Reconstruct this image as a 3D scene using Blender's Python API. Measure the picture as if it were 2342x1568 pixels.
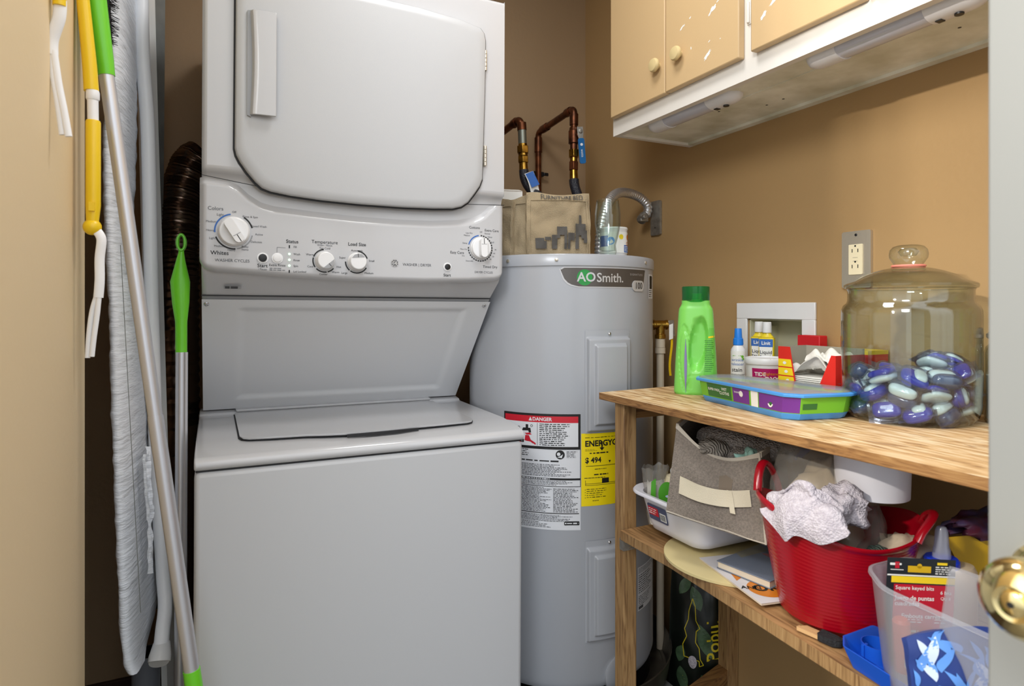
import bpy, bmesh, math, random
from mathutils import Vector, Matrix, noise
for o in list(bpy.data.objects): bpy.data.objects.remove(o)
S = bpy.context.scene; COL = S.collection
R = math.radians; PI = math.pi
H = 1.16
# ---------------------------------------------------------------- camera, world, lamps, exposure
cam = bpy.data.cameras.new('camera'); cam.sensor_width = 36; cam.lens = 36*1420/2342
cam.shift_y = -81/2342
cam.clip_start = .02
cam.dof.use_dof = True; cam.dof.focus_distance = 1.5; cam.dof.aperture_fstop = 6.3
co = bpy.data.objects.new('camera', cam); COL.objects.link(co)
co.location = (0, 0, H); co.rotation_euler = (R(90), 0, R(-25.6)); S.camera = co
W = bpy.data.worlds.new('world'); S.world = W; W.use_nodes = True
W.node_tree.nodes['Background'].inputs[0].default_value = (.90, .95, 1, 1)
_n = W.node_tree.nodes; _l = W.node_tree.links.new
_tc = _n.new('ShaderNodeTexCoord'); _sx = _n.new('ShaderNodeSeparateXYZ'); _mr = _n.new('ShaderNodeMapRange')
_mr.inputs[1].default_value = -.6; _mr.inputs[2].default_value = .6; _mr.inputs[3].default_value = .12; _mr.inputs[4].default_value = 2.0
_l(_tc.outputs['Generated'], _sx.inputs[0]); _l(_sx.outputs[2], _mr.inputs[0]); _l(_mr.outputs[0], _n['Background'].inputs[1])   # a room is darker towards its floor
S.view_settings.view_transform = 'Standard'; S.view_settings.look = 'None'
S.view_settings.exposure = 0.30; S.view_settings.gamma = 1; S.view_settings.use_curve_mapping = False
def lamp(name, kind, loc, energy, col, size, rot=(0,0,0)):
    l = bpy.data.lights.new(name, kind); l.energy = energy; l.color = col
    if kind == 'AREA': l.shape = 'DISK'; l.size = size
    else: l.shadow_soft_size = size
    o = bpy.data.objects.new(name, l); o.location = loc; o.rotation_euler = rot; COL.objects.link(o); return o
lamp('ceiling_lamp', 'AREA', (.50, .98, 2.42), 6, (.97, .985, 1), .36)
d_ = Vector((1.33, .95, 1.55)) - Vector((-.55, -.15, 2.2))
lamp('fill_light', 'AREA', (-.55, -.15, 2.2), 4.5, (.97, .985, 1), .5, d_.to_track_quat('-Z', 'Y').to_euler()).data.spread = R(100)  # added fill light, not a real lamp: brightens cabinet doors and right wall
for y in (.30, .37, .44):
    lamp('vanity_bulb', 'POINT', (-1.5, y, 2.07), 50, (1, .93, .82), .03)

# ---------------------------------------------------------------- materials
def lin(c):
    if isinstance(c, str): c = [int(c[i:i+2], 16)/255 for i in (0, 2, 4)]
    return tuple(((v+.055)/1.055)**2.4 if v > .04045 else v/12.92 for v in c) + (1,)
_m = {}
def mat(name, col, rough=.5, metal=0, bump=0, bscale=60, stretch=(1,1,1), var=0, vscale=8, col2=None, spec=.5, coat=0, emit=0, kind='noise', sss=0):
    if name in _m: return _m[name]
    m = bpy.data.materials.new(name); m.use_nodes = True; _m[name] = m
    nt = m.node_tree; b = nt.nodes['Principled BSDF']; L = nt.links.new
    b.inputs['Base Color'].default_value = lin(col); b.inputs['Roughness'].default_value = rough
    b.inputs['Metallic'].default_value = metal; b.inputs['Specular IOR Level'].default_value = spec
    if coat: b.inputs['Coat Weight'].default_value = coat; b.inputs['Coat Roughness'].default_value = .08
    if emit: b.inputs['Emission Color'].default_value = lin(col); b.inputs['Emission Strength'].default_value = emit
    tc = nt.nodes.new('ShaderNodeTexCoord'); mp = nt.nodes.new('ShaderNodeMapping'); L(tc.outputs['Object'], mp.inputs[0])
    mp.inputs['Scale'].default_value = stretch
    if var or col2:
        n = nt.nodes.new('ShaderNodeTexNoise'); n.inputs['Scale'].default_value = vscale; n.inputs['Detail'].default_value = 6
        L(mp.outputs[0], n.inputs[0]); r = nt.nodes.new('ShaderNodeValToRGB')
        c1 = lin(col); c2 = lin(col2) if col2 else tuple(v*(1-var) for v in c1[:3])+(1,)
        r.color_ramp.elements[0].color = c2; r.color_ramp.elements[1].color = c1
        r.color_ramp.elements[0].position = .35; r.color_ramp.elements[1].position = .65
        L(n.outputs[0], r.inputs[0]); L(r.outputs[0], b.inputs['Base Color'])
    if bump:
        if kind == 'wave':
            n = nt.nodes.new('ShaderNodeTexWave'); n.inputs['Scale'].default_value = bscale; n.inputs['Distortion'].default_value = 1.5
        elif kind == 'vor':
            n = nt.nodes.new('ShaderNodeTexVoronoi'); n.inputs['Scale'].default_value = bscale
        else:
            n = nt.nodes.new('ShaderNodeTexNoise'); n.inputs['Scale'].default_value = bscale; n.inputs['Detail'].default_value = 4
        L(mp.outputs[0], n.inputs[0]); bp = nt.nodes.new('ShaderNodeBump'); bp.inputs['Strength'].default_value = bump
        bp.inputs['Distance'].default_value = .004
        L(n.outputs[0], bp.inputs['Height']); L(bp.outputs[0], b.inputs['Normal'])
    return m
def clear(name, tint='ffffff', rough=.02, gl=1.0, dens=.0, edge=.35, body=None):
    """thin clear glass or plastic: see-through, with a glancing-angle gloss and a denser rim"""
    if name in _m: return _m[name]
    m = bpy.data.materials.new(name); m.use_nodes = True; _m[name] = m
    nt = m.node_tree; N = nt.nodes.new; L = nt.links.new; out = nt.nodes['Material Output']; nt.nodes.remove(nt.nodes['Principled BSDF'])
    tr = N('ShaderNodeBsdfTransparent'); g = N('ShaderNodeBsdfGlossy'); g.inputs['Roughness'].default_value = rough
    lw = N('ShaderNodeLayerWeight'); lw.inputs[0].default_value = .3
    cr = N('ShaderNodeMix'); cr.data_type = 'RGBA'; t = lin(tint)
    cr.inputs[6].default_value = t; cr.inputs[7].default_value = tuple(v*(1-edge) for v in t[:3])+(1,)
    pw = N('ShaderNodeMath'); pw.operation = 'POWER'; pw.inputs[1].default_value = 2.2; L(lw.outputs['Facing'], pw.inputs[0]); L(pw.outputs[0], cr.inputs[0]); L(cr.outputs[2], tr.inputs[0])
    lf = N('ShaderNodeLayerWeight'); lf.inputs[0].default_value = .5
    p4 = N('ShaderNodeMath'); p4.operation = 'POWER'; p4.inputs[1].default_value = 4.5; L(lf.outputs['Facing'], p4.inputs[0])
    mu = N('ShaderNodeMath'); mu.operation = 'MULTIPLY_ADD'; mu.inputs[1].default_value = .45*gl; mu.inputs[2].default_value = .025*gl; mu.use_clamp = True; L(p4.outputs[0], mu.inputs[0])
    mx = N('ShaderNodeMixShader'); L(mu.outputs[0], mx.inputs[0]); L(tr.outputs[0], mx.inputs[1]); L(g.outputs[0], mx.inputs[2])
    last = mx
    if dens:
        d = N('ShaderNodeBsdfPrincipled'); d.inputs['Base Color'].default_value = lin(body or tint); d.inputs['Roughness'].default_value = max(rough, .25)
        m2 = N('ShaderNodeMixShader'); m2.inputs[0].default_value = dens; L(mx.outputs[0], m2.inputs[1]); L(d.outputs[0], m2.inputs[2]); last = m2
    L(last.outputs[0], out.inputs[0]); return m
def wood(name, c1, c2, c3, stretch=(14, 1.2, 14), rough=.6):
    if name in _m: return _m[name]
    m = bpy.data.materials.new(name); m.use_nodes = True; _m[name] = m
    nt = m.node_tree; b = nt.nodes['Principled BSDF']; N = nt.nodes.new; L = nt.links.new; b.inputs['Roughness'].default_value = rough
    tc = N('ShaderNodeTexCoord'); mp = N('ShaderNodeMapping'); mp.inputs['Scale'].default_value = stretch; L(tc.outputs['Object'], mp.inputs[0])
    n = N('ShaderNodeTexNoise'); n.inputs['Scale'].default_value = 3.2; n.inputs['Detail'].default_value = 8; n.inputs['Distortion'].default_value = 2.6; L(mp.outputs[0], n.inputs[0])
    r = N('ShaderNodeValToRGB'); e = r.color_ramp.elements; e[0].position = .3; e[0].color = lin(c3); e[1].position = .7; e[1].color = lin(c1)
    k = e.new(.48); k.color = lin(c2); L(n.outputs[0], r.inputs[0])
    n2 = N('ShaderNodeTexNoise'); n2.inputs['Scale'].default_value = 5; n2.inputs['Detail'].default_value = 3; n2.inputs['Distortion'].default_value = 2
    mp2 = N('ShaderNodeMapping'); mp2.inputs['Scale'].default_value = tuple(.35*s+.65 for s in stretch); L(tc.outputs['Object'], mp2.inputs[0]); L(mp2.outputs[0], n2.inputs[0])
    r2 = N('ShaderNodeValToRGB'); r2.color_ramp.elements[0].position = .62; r2.color_ramp.elements[0].color = (0,0,0,1); r2.color_ramp.elements[1].position = .74; r2.color_ramp.elements[1].color = (.75,.75,.75,1)
    L(n2.outputs[0], r2.inputs[0]); mx = N('ShaderNodeMix'); mx.data_type = 'RGBA'; L(r2.outputs[0], mx.inputs[0]); L(r.outputs[0], mx.inputs[6]); mx.inputs[7].default_value = lin(c3)
    L(mx.outputs[2], b.inputs['Base Color'])
    bp = N('ShaderNodeBump'); bp.inputs['Strength'].default_value = .25; bp.inputs['Distance'].default_value = .002; L(n.outputs[0], bp.inputs['Height']); L(bp.outputs[0], b.inputs['Normal'])
    return m
M = dict(
 wall=mat('wall_paint','a58a6a',.55,bump=.12,bscale=90,spec=.35), wallr=mat('wall_paint_tan','ac8c60',.5,bump=.12,bscale=90,spec=.35),
 walll=mat('wall_paint_light','efd8b0',.6,bump=.1,bscale=90,spec=.3),
 ceil=mat('ceiling_paint','e8e4dc',.8), floor=mat('floor_carpet','4a3b30',.9,bump=.8,bscale=300,var=.4,vscale=200), hallfloor=mat('hall_floor_bounce','5c5852',.5), base=mat('baseboard_paint','3a2318',.5),
 enamel=mat('white_enamel','bebec0',.2,coat=.25), enamel2=mat('white_enamel_textured','b9babc',.33,bump=.03,bscale=420), enamel3=mat('white_enamel_grey','bebfc1',.3), enamel4=mat('white_enamel_brightened','d6d7d9',.3),  # enamel4: same enamel, lightened to make up for shade on the sloping panel
 plastic=mat('white_plastic','e4e4e4',.3), dark=mat('dark_gap','1a1a1c',.6), grey=mat('grey_plastic','8f9092',.4), black=mat('black_plastic','141416',.4),
 ink=mat('ink_grey','4c4e52',.6), inkb=mat('ink_black','121212',.6), blue=mat('print_blue','2f64b0',.5), led=mat('green_led','c8ffd0',.4,emit=2.2),
 chrome=mat('chrome','c9cacc',.2,1), steel=mat('steel','cfc7b8',.42,.85,bump=.1,bscale=200), knobw=mat('knob_white','e9e9ea',.25), knobg=mat('knob_grey','a3a4a7',.3),
 tank=mat('tank_grey','a8abb1',.26,spec=.5,coat=.15,bump=.01,bscale=500), tankd=mat('tank_grey_cover','a5a8ae',.28,coat=.15),
 copper=mat('aged_copper','7d4a2e',.38,.85,col2='4a2c1e',vscale=30), brass=mat('brass','c69a45',.25,1,col2='8a6a2c',vscale=40), solder=mat('solder_grey','8c9086',.4,.8),
 hose=mat('black_hose','20212a',.4,bump=.4,bscale=400,kind='vor'), valveblue=mat('valve_blue','14609a',.35), paper=mat('white_paper','ecebe6',.7), label=mat('label_white','d9dbdf',.45), yellow=mat('label_yellow','f2d808',.5),
 red=mat('label_red','c4182c',.5), canvas=mat('tan_canvas','a08f72',.9,bump=.5,bscale=420,var=.15,vscale=12), canvasd=mat('tan_canvas_dark','8d7c60',.9,bump=.5,bscale=420),
 print_=mat('print_charcoal','4d4a46',.8), cond=mat('conduit_metal','d8d8da',.32,.9), zinc=mat('zinc','a8a49c',.5,.75,var=.3,vscale=60),
 tan=mat('tan_paint','cfb083',.42,bump=.06,bscale=150), tank_=mat('tan_knob','d5bf8c',.35), cabw=mat('cabinet_white','e3ded6',.4,bump=.05,bscale=120), cabu=mat('cabinet_underside','f2f1e4',.7,col2='cdcab4',vscale=9),
 cream=mat('cream_plastic','efe3c0',.4), lightw=mat('light_housing','e6e6ea',.3), lens=mat('light_lens','c8cad6',.15,coat=.5),
 pine=wood('pine_board','f2deba','d2ab78','94693f',stretch=(11,1.7,11)), pineend=wood('pine_edge','ac8350','94693c','6a4826',stretch=(9,3,30)), post=wood('pine_post','a8865a','96744a','6e4e2e',stretch=(18,18,1.6)), rail=wood('pine_rail','9a7242','8a6238','5e4024',stretch=(1.5,14,14)),
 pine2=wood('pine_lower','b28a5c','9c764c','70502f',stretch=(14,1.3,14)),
 green=mat('lime_plastic','7ed05a',.3,sss=.1), gcap=clear('green_clear_cap','9ae0b0',.08,.9,.22,.4,'3f9a5c'), purple=mat('purple_strip','7d72a4',.4), greenlab=mat('green_label','6cc24a',.35),
 bluecap=mat('blue_cap','1f7fe0',.35), magenta=mat('magenta','a80f5e',.4), yell=mat('yellow_bottle','e8cf2e',.3), redp=mat('red_paper','d62418',.5), redp2=mat('red_box','c81420',.5), yelp=mat('yellow_print','f5d21c',.5),
 sheet=mat('dryer_sheet','e6e4dc',.9,bump=.3,bscale=300), board=mat('card_inside','a09a8c',.8), lidclear=clear('clear_lid','f4f6ee',.12,1.4,.30,.2,'e6ebdc'), wipeblue=mat('wipe_blue','4a97e0',.3), wipegreen=mat('wipe_green','6fb62c',.4), wipedk=mat('wipe_darkgreen','2c6a30',.4), wipepurp=mat('wipe_purple','6c2a8c',.4),
 glass=clear('jar_glass','f6faf8',.02,2.4,.0,.5), pink=mat('pink_band','f28a78',.6), film=clear('pod_film','f4f5ff',.08,1.5,.03,.25,'e0e4ff'), podb=mat('pod_blue','1626a8',.12,coat=.8), podw=mat('pod_white','dff0e6',.2,coat=.6), podd=mat('pod_teal','1d3a66',.15,coat=.8),
 tubw=mat('tub_white','dcdbe2',.35), tubr=mat('tub_red','920517',.22), linen=mat('linen_grey','8f8479',.95,bump=.7,bscale=500,var=.3,vscale=260), trim=mat('linen_trim','bdb3a4',.9,bump=.3,bscale=500), strap=mat('cream_strap','cfc4ac',.85,bump=.3,bscale=500),
 mesh=mat('mesh_grey','a39a92',.85,bump=1,bscale=260,kind='vor',var=.3,vscale=120), meshw=mat('mesh_white','c2bbc1',.9,bump=.5,bscale=330,kind='vor',col2='aaa2aa',vscale=160), teal=mat('teal_cloth','9ac4b8',.8), bluebag=clear('blue_bag','3a5ac8',.2,1.2,.7,.3,'2040b0'),
 bag=clear('plastic_bag','f4f2ee',.15,2.2,.16,.3,'d8d4cc'), greenprint=mat('green_print','4a9c1e',.5), filler=mat('kraft_fill','b5a68f',.85,bump=.6,bscale=40), disc=mat('cream_wood_disc','d8c690',.5,var=.1), mag=mat('magazine_cover','d8d4d6',.3), orange=mat('orange_print','d07a1e',.4), slate=mat('slate_blue_cover','6f7786',.45,bump=.1,bscale=300), pages=mat('page_edges','d6c8b2',.8),
 foam=mat('black_foam','24262a',.9,bump=.8,bscale=250,var=.5,vscale=200), bwood=mat('brush_wood','cba574',.6), tray=mat('tray_blue','1552c0',.35), frost=clear('frosted_plastic','f0f0f4',.3,1.2,.24,.2,'d6d8de'), cardr=mat('card_red','c0142c',.35), cardk=mat('card_black','1b2024',.4), glue=mat('glue_cream','dcc8a8',.3), gcapb=mat('glue_blue','163ecf',.35), tip=clear('clear_tip','e8ecff',.1,1.2,.35,.3,'c8ccd8'), folder=mat('yellow_folder','d6ac0c',.5), navy=mat('blue_fabric','243a7c',.4), lblue=mat('light_blue_fabric','5d92dc',.45), pale=mat('pale_fabric','c6d4ee',.4),
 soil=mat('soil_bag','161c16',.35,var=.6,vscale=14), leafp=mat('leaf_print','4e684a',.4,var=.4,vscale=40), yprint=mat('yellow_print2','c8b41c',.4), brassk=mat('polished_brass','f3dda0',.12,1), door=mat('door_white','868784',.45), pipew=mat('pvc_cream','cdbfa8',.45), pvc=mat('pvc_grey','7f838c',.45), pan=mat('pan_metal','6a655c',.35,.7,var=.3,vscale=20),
 alu=mat('aluminium','cfd0d6',.38,.7), lime=mat('lime_handle','6fd02c',.3), ylw=mat('yellow_handle','f2cb18',.35), whitefork=mat('white_fork','f4f5f8',.35), cover=mat('board_cover','e9ecf2',.9,bump=1,bscale=22,stretch=(1,1,6)), foil=mat('dark_foil','7a685c',.22,.95), greyp=mat('grey_panel','8f9290',.6,var=.25,vscale=15), plank=mat('white_plank','f3f3f0',.4), bristle=mat('black_bristle','1c1a20',.8),
)
# ---------------------------------------------------------------- mesh helpers
def nvec(p):
    p = Vector(p); return Vector((noise.noise(p), noise.noise(p+Vector((17.3,5.1,9.7))), noise.noise(p+Vector((-8.2,31.4,2.6)))))
def T(x=0,y=0,z=0): return Matrix.Translation((x,y,z))
def RX(a): return Matrix.Rotation(R(a),4,'X')
def RY(a): return Matrix.Rotation(R(a),4,'Y')
def RZ(a): return Matrix.Rotation(R(a),4,'Z')
def frame(o, xa, ya):
    """matrix with local x along xa, local y along ya (made square), origin o"""
    x = Vector(xa).normalized(); y = Vector(ya); z = x.cross(y).normalized(); y = z.cross(x)
    m = Matrix.Identity(4)
    for i in range(3): m[i][0], m[i][1], m[i][2], m[i][3] = x[i], y[i], z[i], o[i]
    return m
_txt = {}
class MB:
    def __init__(s): s.v=[]; s.f=[]; s.mi=[]
    def add(s, vs, fs, m=0, X=None):
        n=len(s.v)
        s.v += [tuple(X @ Vector(p)) if X is not None else tuple(p) for p in vs]
        s.f += [tuple(i+n for i in f) for f in fs]; s.mi += [m]*len(fs); return s
    def box(s, x0,x1,y0,y1,z0,z1, m=0, X=None):
        v=[(x,y,z) for z in (z0,z1) for y in (y0,y1) for x in (x0,x1)]
        return s.add(v,[(0,2,3,1),(4,5,7,6),(0,1,5,4),(2,6,7,3),(0,4,6,2),(1,3,7,5)],m,X)
    def cbox(s, c, d, m=0, X=None):
        return s.box(c[0]-d[0]/2,c[0]+d[0]/2,c[1]-d[1]/2,c[1]+d[1]/2,c[2]-d[2]/2,c[2]+d[2]/2,m,X)
    def rings(s, rr, m=0, X=None, cap=(1,1), close=False):
        n=len(rr[0]); vs=[p for r in rr for p in r]; fs=[]
        k=len(rr)
        for i in range(k if close else k-1):
            for j in range(n):
                a=i*n+j; b=i*n+(j+1)%n; c=((i+1)%k)*n+(j+1)%n; d=((i+1)%k)*n+j
                fs.append((a,b,c,d))
        if not close:
            if cap[0]: fs.append(tuple(reversed(range(n))))
            if cap[1]: fs.append(tuple((k-1)*n+j for j in range(n)))
        return s.add(vs,fs,m,X)
    def lathe(s, prof, m=0, X=None, seg=32, cap=(1,1), sx=1, sy=1):
        return s.rings([[(sx*r*math.cos(2*PI*j/seg), sy*r*math.sin(2*PI*j/seg), z) for j in range(seg)] for r,z in prof], m, X, cap)
    def tube(s, pts, r, m=0, seg=12, X=None, cap=(1,1), flat=1.0, up=None):
        P=[Vector(p) for p in pts]; n=len(P); rr=[]; prev=None
        for i,p in enumerate(P):
            t=(P[min(i+1,n-1)]-P[max(i-1,0)]).normalized()
            if prev is None:
                a=Vector(up) if up else (Vector((0,0,1)) if abs(t.z)<.9 else Vector((1,0,0)))
            else: a=prev
            a=(a-t*a.dot(t)).normalized(); b=t.cross(a); prev=a
            q=r[i] if isinstance(r,(list,tuple)) else r
            rr.append([tuple(p+a*q*math.cos(2*PI*j/seg)+b*q*flat*math.sin(2*PI*j/seg)) for j in range(seg)])
        return s.rings(rr,m,X,cap)
    def prism(s, poly, z0, z1, m=0, X=None, m2=None):
        n=len(poly); a=sum(poly[i][0]*poly[(i+1)%n][1]-poly[(i+1)%n][0]*poly[i][1] for i in range(n))
        if a<0: poly=poly[::-1]
        v=[(x,y,z0) for x,y in poly]+[(x,y,z1) for x,y in poly]
        s.add(v,[tuple(reversed(range(n)))]+[(i,(i+1)%n,n+(i+1)%n,n+i) for i in range(n)],m,X)
        return s.add([(x,y,z1) for x,y in poly],[tuple(range(n))],m if m2 is None else m2,X)
    def grid(s, fn, nu, nv, m=0, X=None, flip=False):
        vs=[fn(i/nu,j/nv) for j in range(nv+1) for i in range(nu+1)]; fs=[]
        for j in range(nv):
            for i in range(nu):
                a=j*(nu+1)+i; q=(a,a+1,a+nu+2,a+nu+1); fs.append(q[::-1] if flip else q)
        return s.add(vs,fs,m,X)
    def sheet(s, fn, nu, nv, th, m=0, X=None):
        """closed slab: fn gives the mid surface, th the thickness"""
        g=[[Vector(fn(i/nu,j/nv)) for i in range(nu+1)] for j in range(nv+1)]; top=[];bot=[]
        for j in range(nv+1):
            for i in range(nu+1):
                du=g[j][min(i+1,nu)]-g[j][max(i-1,0)]; dv=g[min(j+1,nv)][i]-g[max(j-1,0)][i]
                n=du.cross(dv); n=n.normalized() if n.length>1e-12 else Vector((0,0,1))
                top.append(tuple(g[j][i]+n*th/2)); bot.append(tuple(g[j][i]-n*th/2))
        N=len(top); fs=[]; w=nu+1
        for j in range(nv):
            for i in range(nu):
                a=j*w+i; fs.append((a,a+1,a+w+1,a+w)); fs.append((N+a,N+a+w,N+a+w+1,N+a+1))
        for i in range(nu): fs.append((i,N+i,N+i+1,i+1)); a=nv*w+i; fs.append((a,a+1,N+a+1,N+a))
        for j in range(nv): a=j*w; fs.append((a,a+w,N+a+w,N+a)); a=j*w+nu; fs.append((a,N+a,N+a+w,a+w))
        return s.add(top+bot,fs,m,X)
    def sphere(s, c, r, m=0, X=None, seg=20, ry=None, rz=None):
        ry=ry or r; rz=rz or r; k=seg//2
        rr=[[(c[0]+r*math.sin(PI*i/k)*math.cos(2*PI*j/seg), c[1]+ry*math.sin(PI*i/k)*math.sin(2*PI*j/seg), c[2]-rz*math.cos(PI*i/k)) for j in range(seg)] for i in range(1,k)]
        return s.rings(rr,m,X)
    def text(s, t, size, X, m=0, al='CENTER', sx=1, bold=0, ext=0):
        key=(t,bold,al)
        if key not in _txt:
            c=bpy.data.curves.new('t','FONT'); c.body=t; c.size=1; c.align_x=al; c.align_y='CENTER'; c.offset=bold; c.resolution_u=3
            o=bpy.data.objects.new('t',c); COL.objects.link(o); dg=bpy.context.evaluated_depsgraph_get(); e=o.evaluated_get(dg); me=e.to_mesh()
            _txt[key]=([tuple(v.co) for v in me.vertices],[tuple(p.vertices) for p in me.polygons]); e.to_mesh_clear()
            bpy.data.objects.remove(o); bpy.data.curves.remove(c)
        v,f=_txt[key]; return s.add([(x*size*sx,y*size,z*size+ext) for x,y,z in v],f,m,X)
    def fine(s, x0,x1,y0,y1, lines, m, X=None, seed=1, fill=.9, h=.45, d=0):
        """illegible small print: rows of short dashes"""
        rn=random.Random(seed); dy=(y1-y0)/lines
        for k in range(lines):
            y=y1-dy*(k+.5); x=x0; end=x0+(x1-x0)*rn.uniform(fill*.75,1)
            while x<end:
                w=(dy*rn.uniform(.7,2.6)); w=min(w,end-x)
                hh=dy*h*.5*rn.uniform(.7,1.05)
                s.add([(x,y-hh,d),(x+w,y-hh,d),(x+w,y+hh,d),(x,y+hh,d)],[(0,1,2,3)],m,X); x+=w+dy*rn.uniform(.25,.6)
        return s
    def rect(s, x0,x1,y0,y1,m=0,X=None,d=0,n=1):
        for i in range(n):
            a=x0+(x1-x0)*i/n; b=x0+(x1-x0)*(i+1)/n
            s.add([(a,y0,d),(b,y0,d),(b,y1,d),(a,y1,d)],[(0,1,2,3)],m,X)
        return s
    def disc(s, c, r, m=0, X=None, d=0, seg=24, sy=1):
        return s.add([(c[0]+r*math.cos(2*PI*j/seg),c[1]+sy*r*math.sin(2*PI*j/seg),d) for j in range(seg)],[tuple(range(seg))],m,X)
    def arc(s, c, r0, r1, a0, a1, m=0, X=None, d=0, n=8):
        for i in range(n):
            a=R(a0+(a1-a0)*i/n); b=R(a0+(a1-a0)*(i+1)/n)
            q=[(c[0]+r*math.cos(t),c[1]+r*math.sin(t),d) for r,t in ((r0,a),(r1,a),(r1,b),(r0,b))]
            s.add(q,[(0,1,2,3)] if a1<a0 else [(0,1,2,3)],m,X)
        return s
    def poly(s, pts, m=0, X=None, d=0):
        n=len(pts); a=sum(pts[i][0]*pts[(i+1)%n][1]-pts[(i+1)%n][0]*pts[i][1] for i in range(n))
        if a<0: pts=pts[::-1]
        return s.add([(x,y,d) for x,y in pts],[tuple(range(n))],m,X)
    def map(s, fn): s.v=[tuple(fn(*p)) for p in s.v]; return s
    def build(s, name, mats, parent=None, bevel=0, smooth=True, sub=0, seg=2, ang=35, noise_=None):
        if noise_:
            am,sc=noise_
            s.v=[tuple(Vector(p)+nvec(Vector(p)*sc)*am) for p in s.v]
        if not isinstance(mats,(list,tuple)): mats=[mats]
        me=bpy.data.meshes.new(name); loc=Vector((0,0,0))
        if parent is None and s.v:
            xs=[p[0] for p in s.v]; ys=[p[1] for p in s.v]; zs=[p[2] for p in s.v]
            loc=Vector(((min(xs)+max(xs))/2,(min(ys)+max(ys))/2,min(zs)))
        me.from_pydata([tuple(Vector(p)-loc) for p in s.v],[],s.f)
        for q in mats: me.materials.append(M[q] if isinstance(q,str) else q)
        me.polygons.foreach_set('material_index',s.mi)
        if smooth:
            me.polygons.foreach_set('use_smooth',[True]*len(s.f))
            me.update(); me.set_sharp_from_angle(angle=R(ang))
        me.update()
        o=bpy.data.objects.new(name,me); COL.objects.link(o); o.location=loc
        if bevel:
            b=o.modifiers.new('b','BEVEL'); b.width=bevel; b.segments=seg; b.limit_method='ANGLE'; b.angle_limit=R(30); b.harden_normals=False
        if sub:
            u=o.modifiers.new('s','SUBSURF'); u.levels=sub; u.render_levels=sub
        if parent is not None:
            o.parent=parent
            if parent.type=='MESH' and parent.parent is None: o.matrix_parent_inverse=Matrix.Translation(-parent.location)
            elif parent.get('_w'):
                o.matrix_parent_inverse=Matrix.Translation(-Vector(parent['_w']))
        return o
def thing(name, label, cat, loc=(0,0,0), rot=(0,0,0), group=None, world=False):
    """Empty at a thing's base. world=True: its parts are given in room coordinates"""
    o=bpy.data.objects.new(name,None); COL.objects.link(o); o.location=loc; o.rotation_euler=rot; o.empty_display_size=.02
    o['label']=label; o['category']=cat
    if group: o['group']=group
    if world: o['_w']=tuple(loc)
    return o
def tag(o, label, cat, group=None, kind=None):
    o['label']=label; o['category']=cat
    if group: o['group']=group
    if kind: o['kind']=kind
    return o
def struct(o): o['kind']='structure'; return o
def lab(o, l): o['label']=l; return o
def interp(pts, x):
    for (a,b),(c,d) in zip(pts,pts[1:]):
        if x<=c: return b+(d-b)*max(0,(x-a))/(c-a)
    return pts[-1][1]
def smooth_path(pts, n=6):
    P=[Vector(p) for p in pts]; out=[]
    for i in range(len(P)-1):
        p0=P[max(i-1,0)]; p1=P[i]; p2=P[i+1]; p3=P[min(i+2,len(P)-1)]
        for k in range(n):
            t=k/n; out.append(.5*((2*p1)+(-p0+p2)*t+(2*p0-5*p1+4*p2-p3)*t*t+(-p0+3*p1-3*p2+p3)*t**3))
    out.append(P[-1]); return out
def rrect(x0,x1,y0,y1,r,n=5):
    out=[]
    for cx,cy,a in ((x1-r,y1-r,0),(x0+r,y1-r,90),(x0+r,y0+r,180),(x1-r,y0+r,270)):
        out+=[(cx+r*math.cos(R(a+90*k/n)),cy+r*math.sin(R(a+90*k/n))) for k in range(n+1)]
    return out
FY=RX(90)   # text and flat shapes facing the room's entrance (-y)
def faceY(x,y,z): return T(x,y,z)@FY
FX=RZ(-90)@RX(90)
def faceX(x,y,z): return T(x,y,z)@FX      # facing -x; local x runs towards -y
# ================================================================ THE ROOM
XR, YB = 1.33, 2.10
HY0,HY1,HZ0,HZ1 = 1.086,1.262,.99,1.130     # hole for the recessed outlet box
b=MB()
b.box(XR,XR+.1,-.2,HY0,0,2.44); b.box(XR,XR+.1,HY1,YB,0,2.44); b.box(XR,XR+.1,HY0,HY1,0,HZ0); b.box(XR,XR+.1,HY0,HY1,HZ1,2.44)
struct(b.build('wall_right','wallr',smooth=False))
struct(MB().box(-.62,XR+.1,YB,YB+.1,0,2.44).build('wall_back','wall',smooth=False))
struct(MB().prism([(-.34,.62),(-.2,.62),(-.2,1.272),(-.203,1.286),(-.211,1.295),(-.225,1.30),(-.34,1.30)],0,2.44).build('wall_left','walll',smooth=True,ang=40))
struct(MB().box(-.62,-.52,1.30,YB,0,2.44).box(-.62,-.34,1.23,1.30,0,2.44).build('wall_recess','wall',smooth=False))
struct(MB().box(-.62,XR+.1,.9,YB+.1,-.05,0,0).box(-2.2,2.4,-1.8,.9,-.05,0,1).build('floor',['floor','hallfloor'],smooth=False))  # second box: unseen hall floor, toned for the light it bounces in
struct(MB().box(-.62,XR+.1,.3,YB+.1,2.44,2.49).build('ceiling','ceil',smooth=False))
struct(MB().box(XR-.014,XR,-.2,YB,0,.095).build('baseboard_right','base',bevel=.003))
struct(MB().box(-.52,XR-.014,YB-.014,YB,0,.095).build('baseboard_back','base',bevel=.003))
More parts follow.
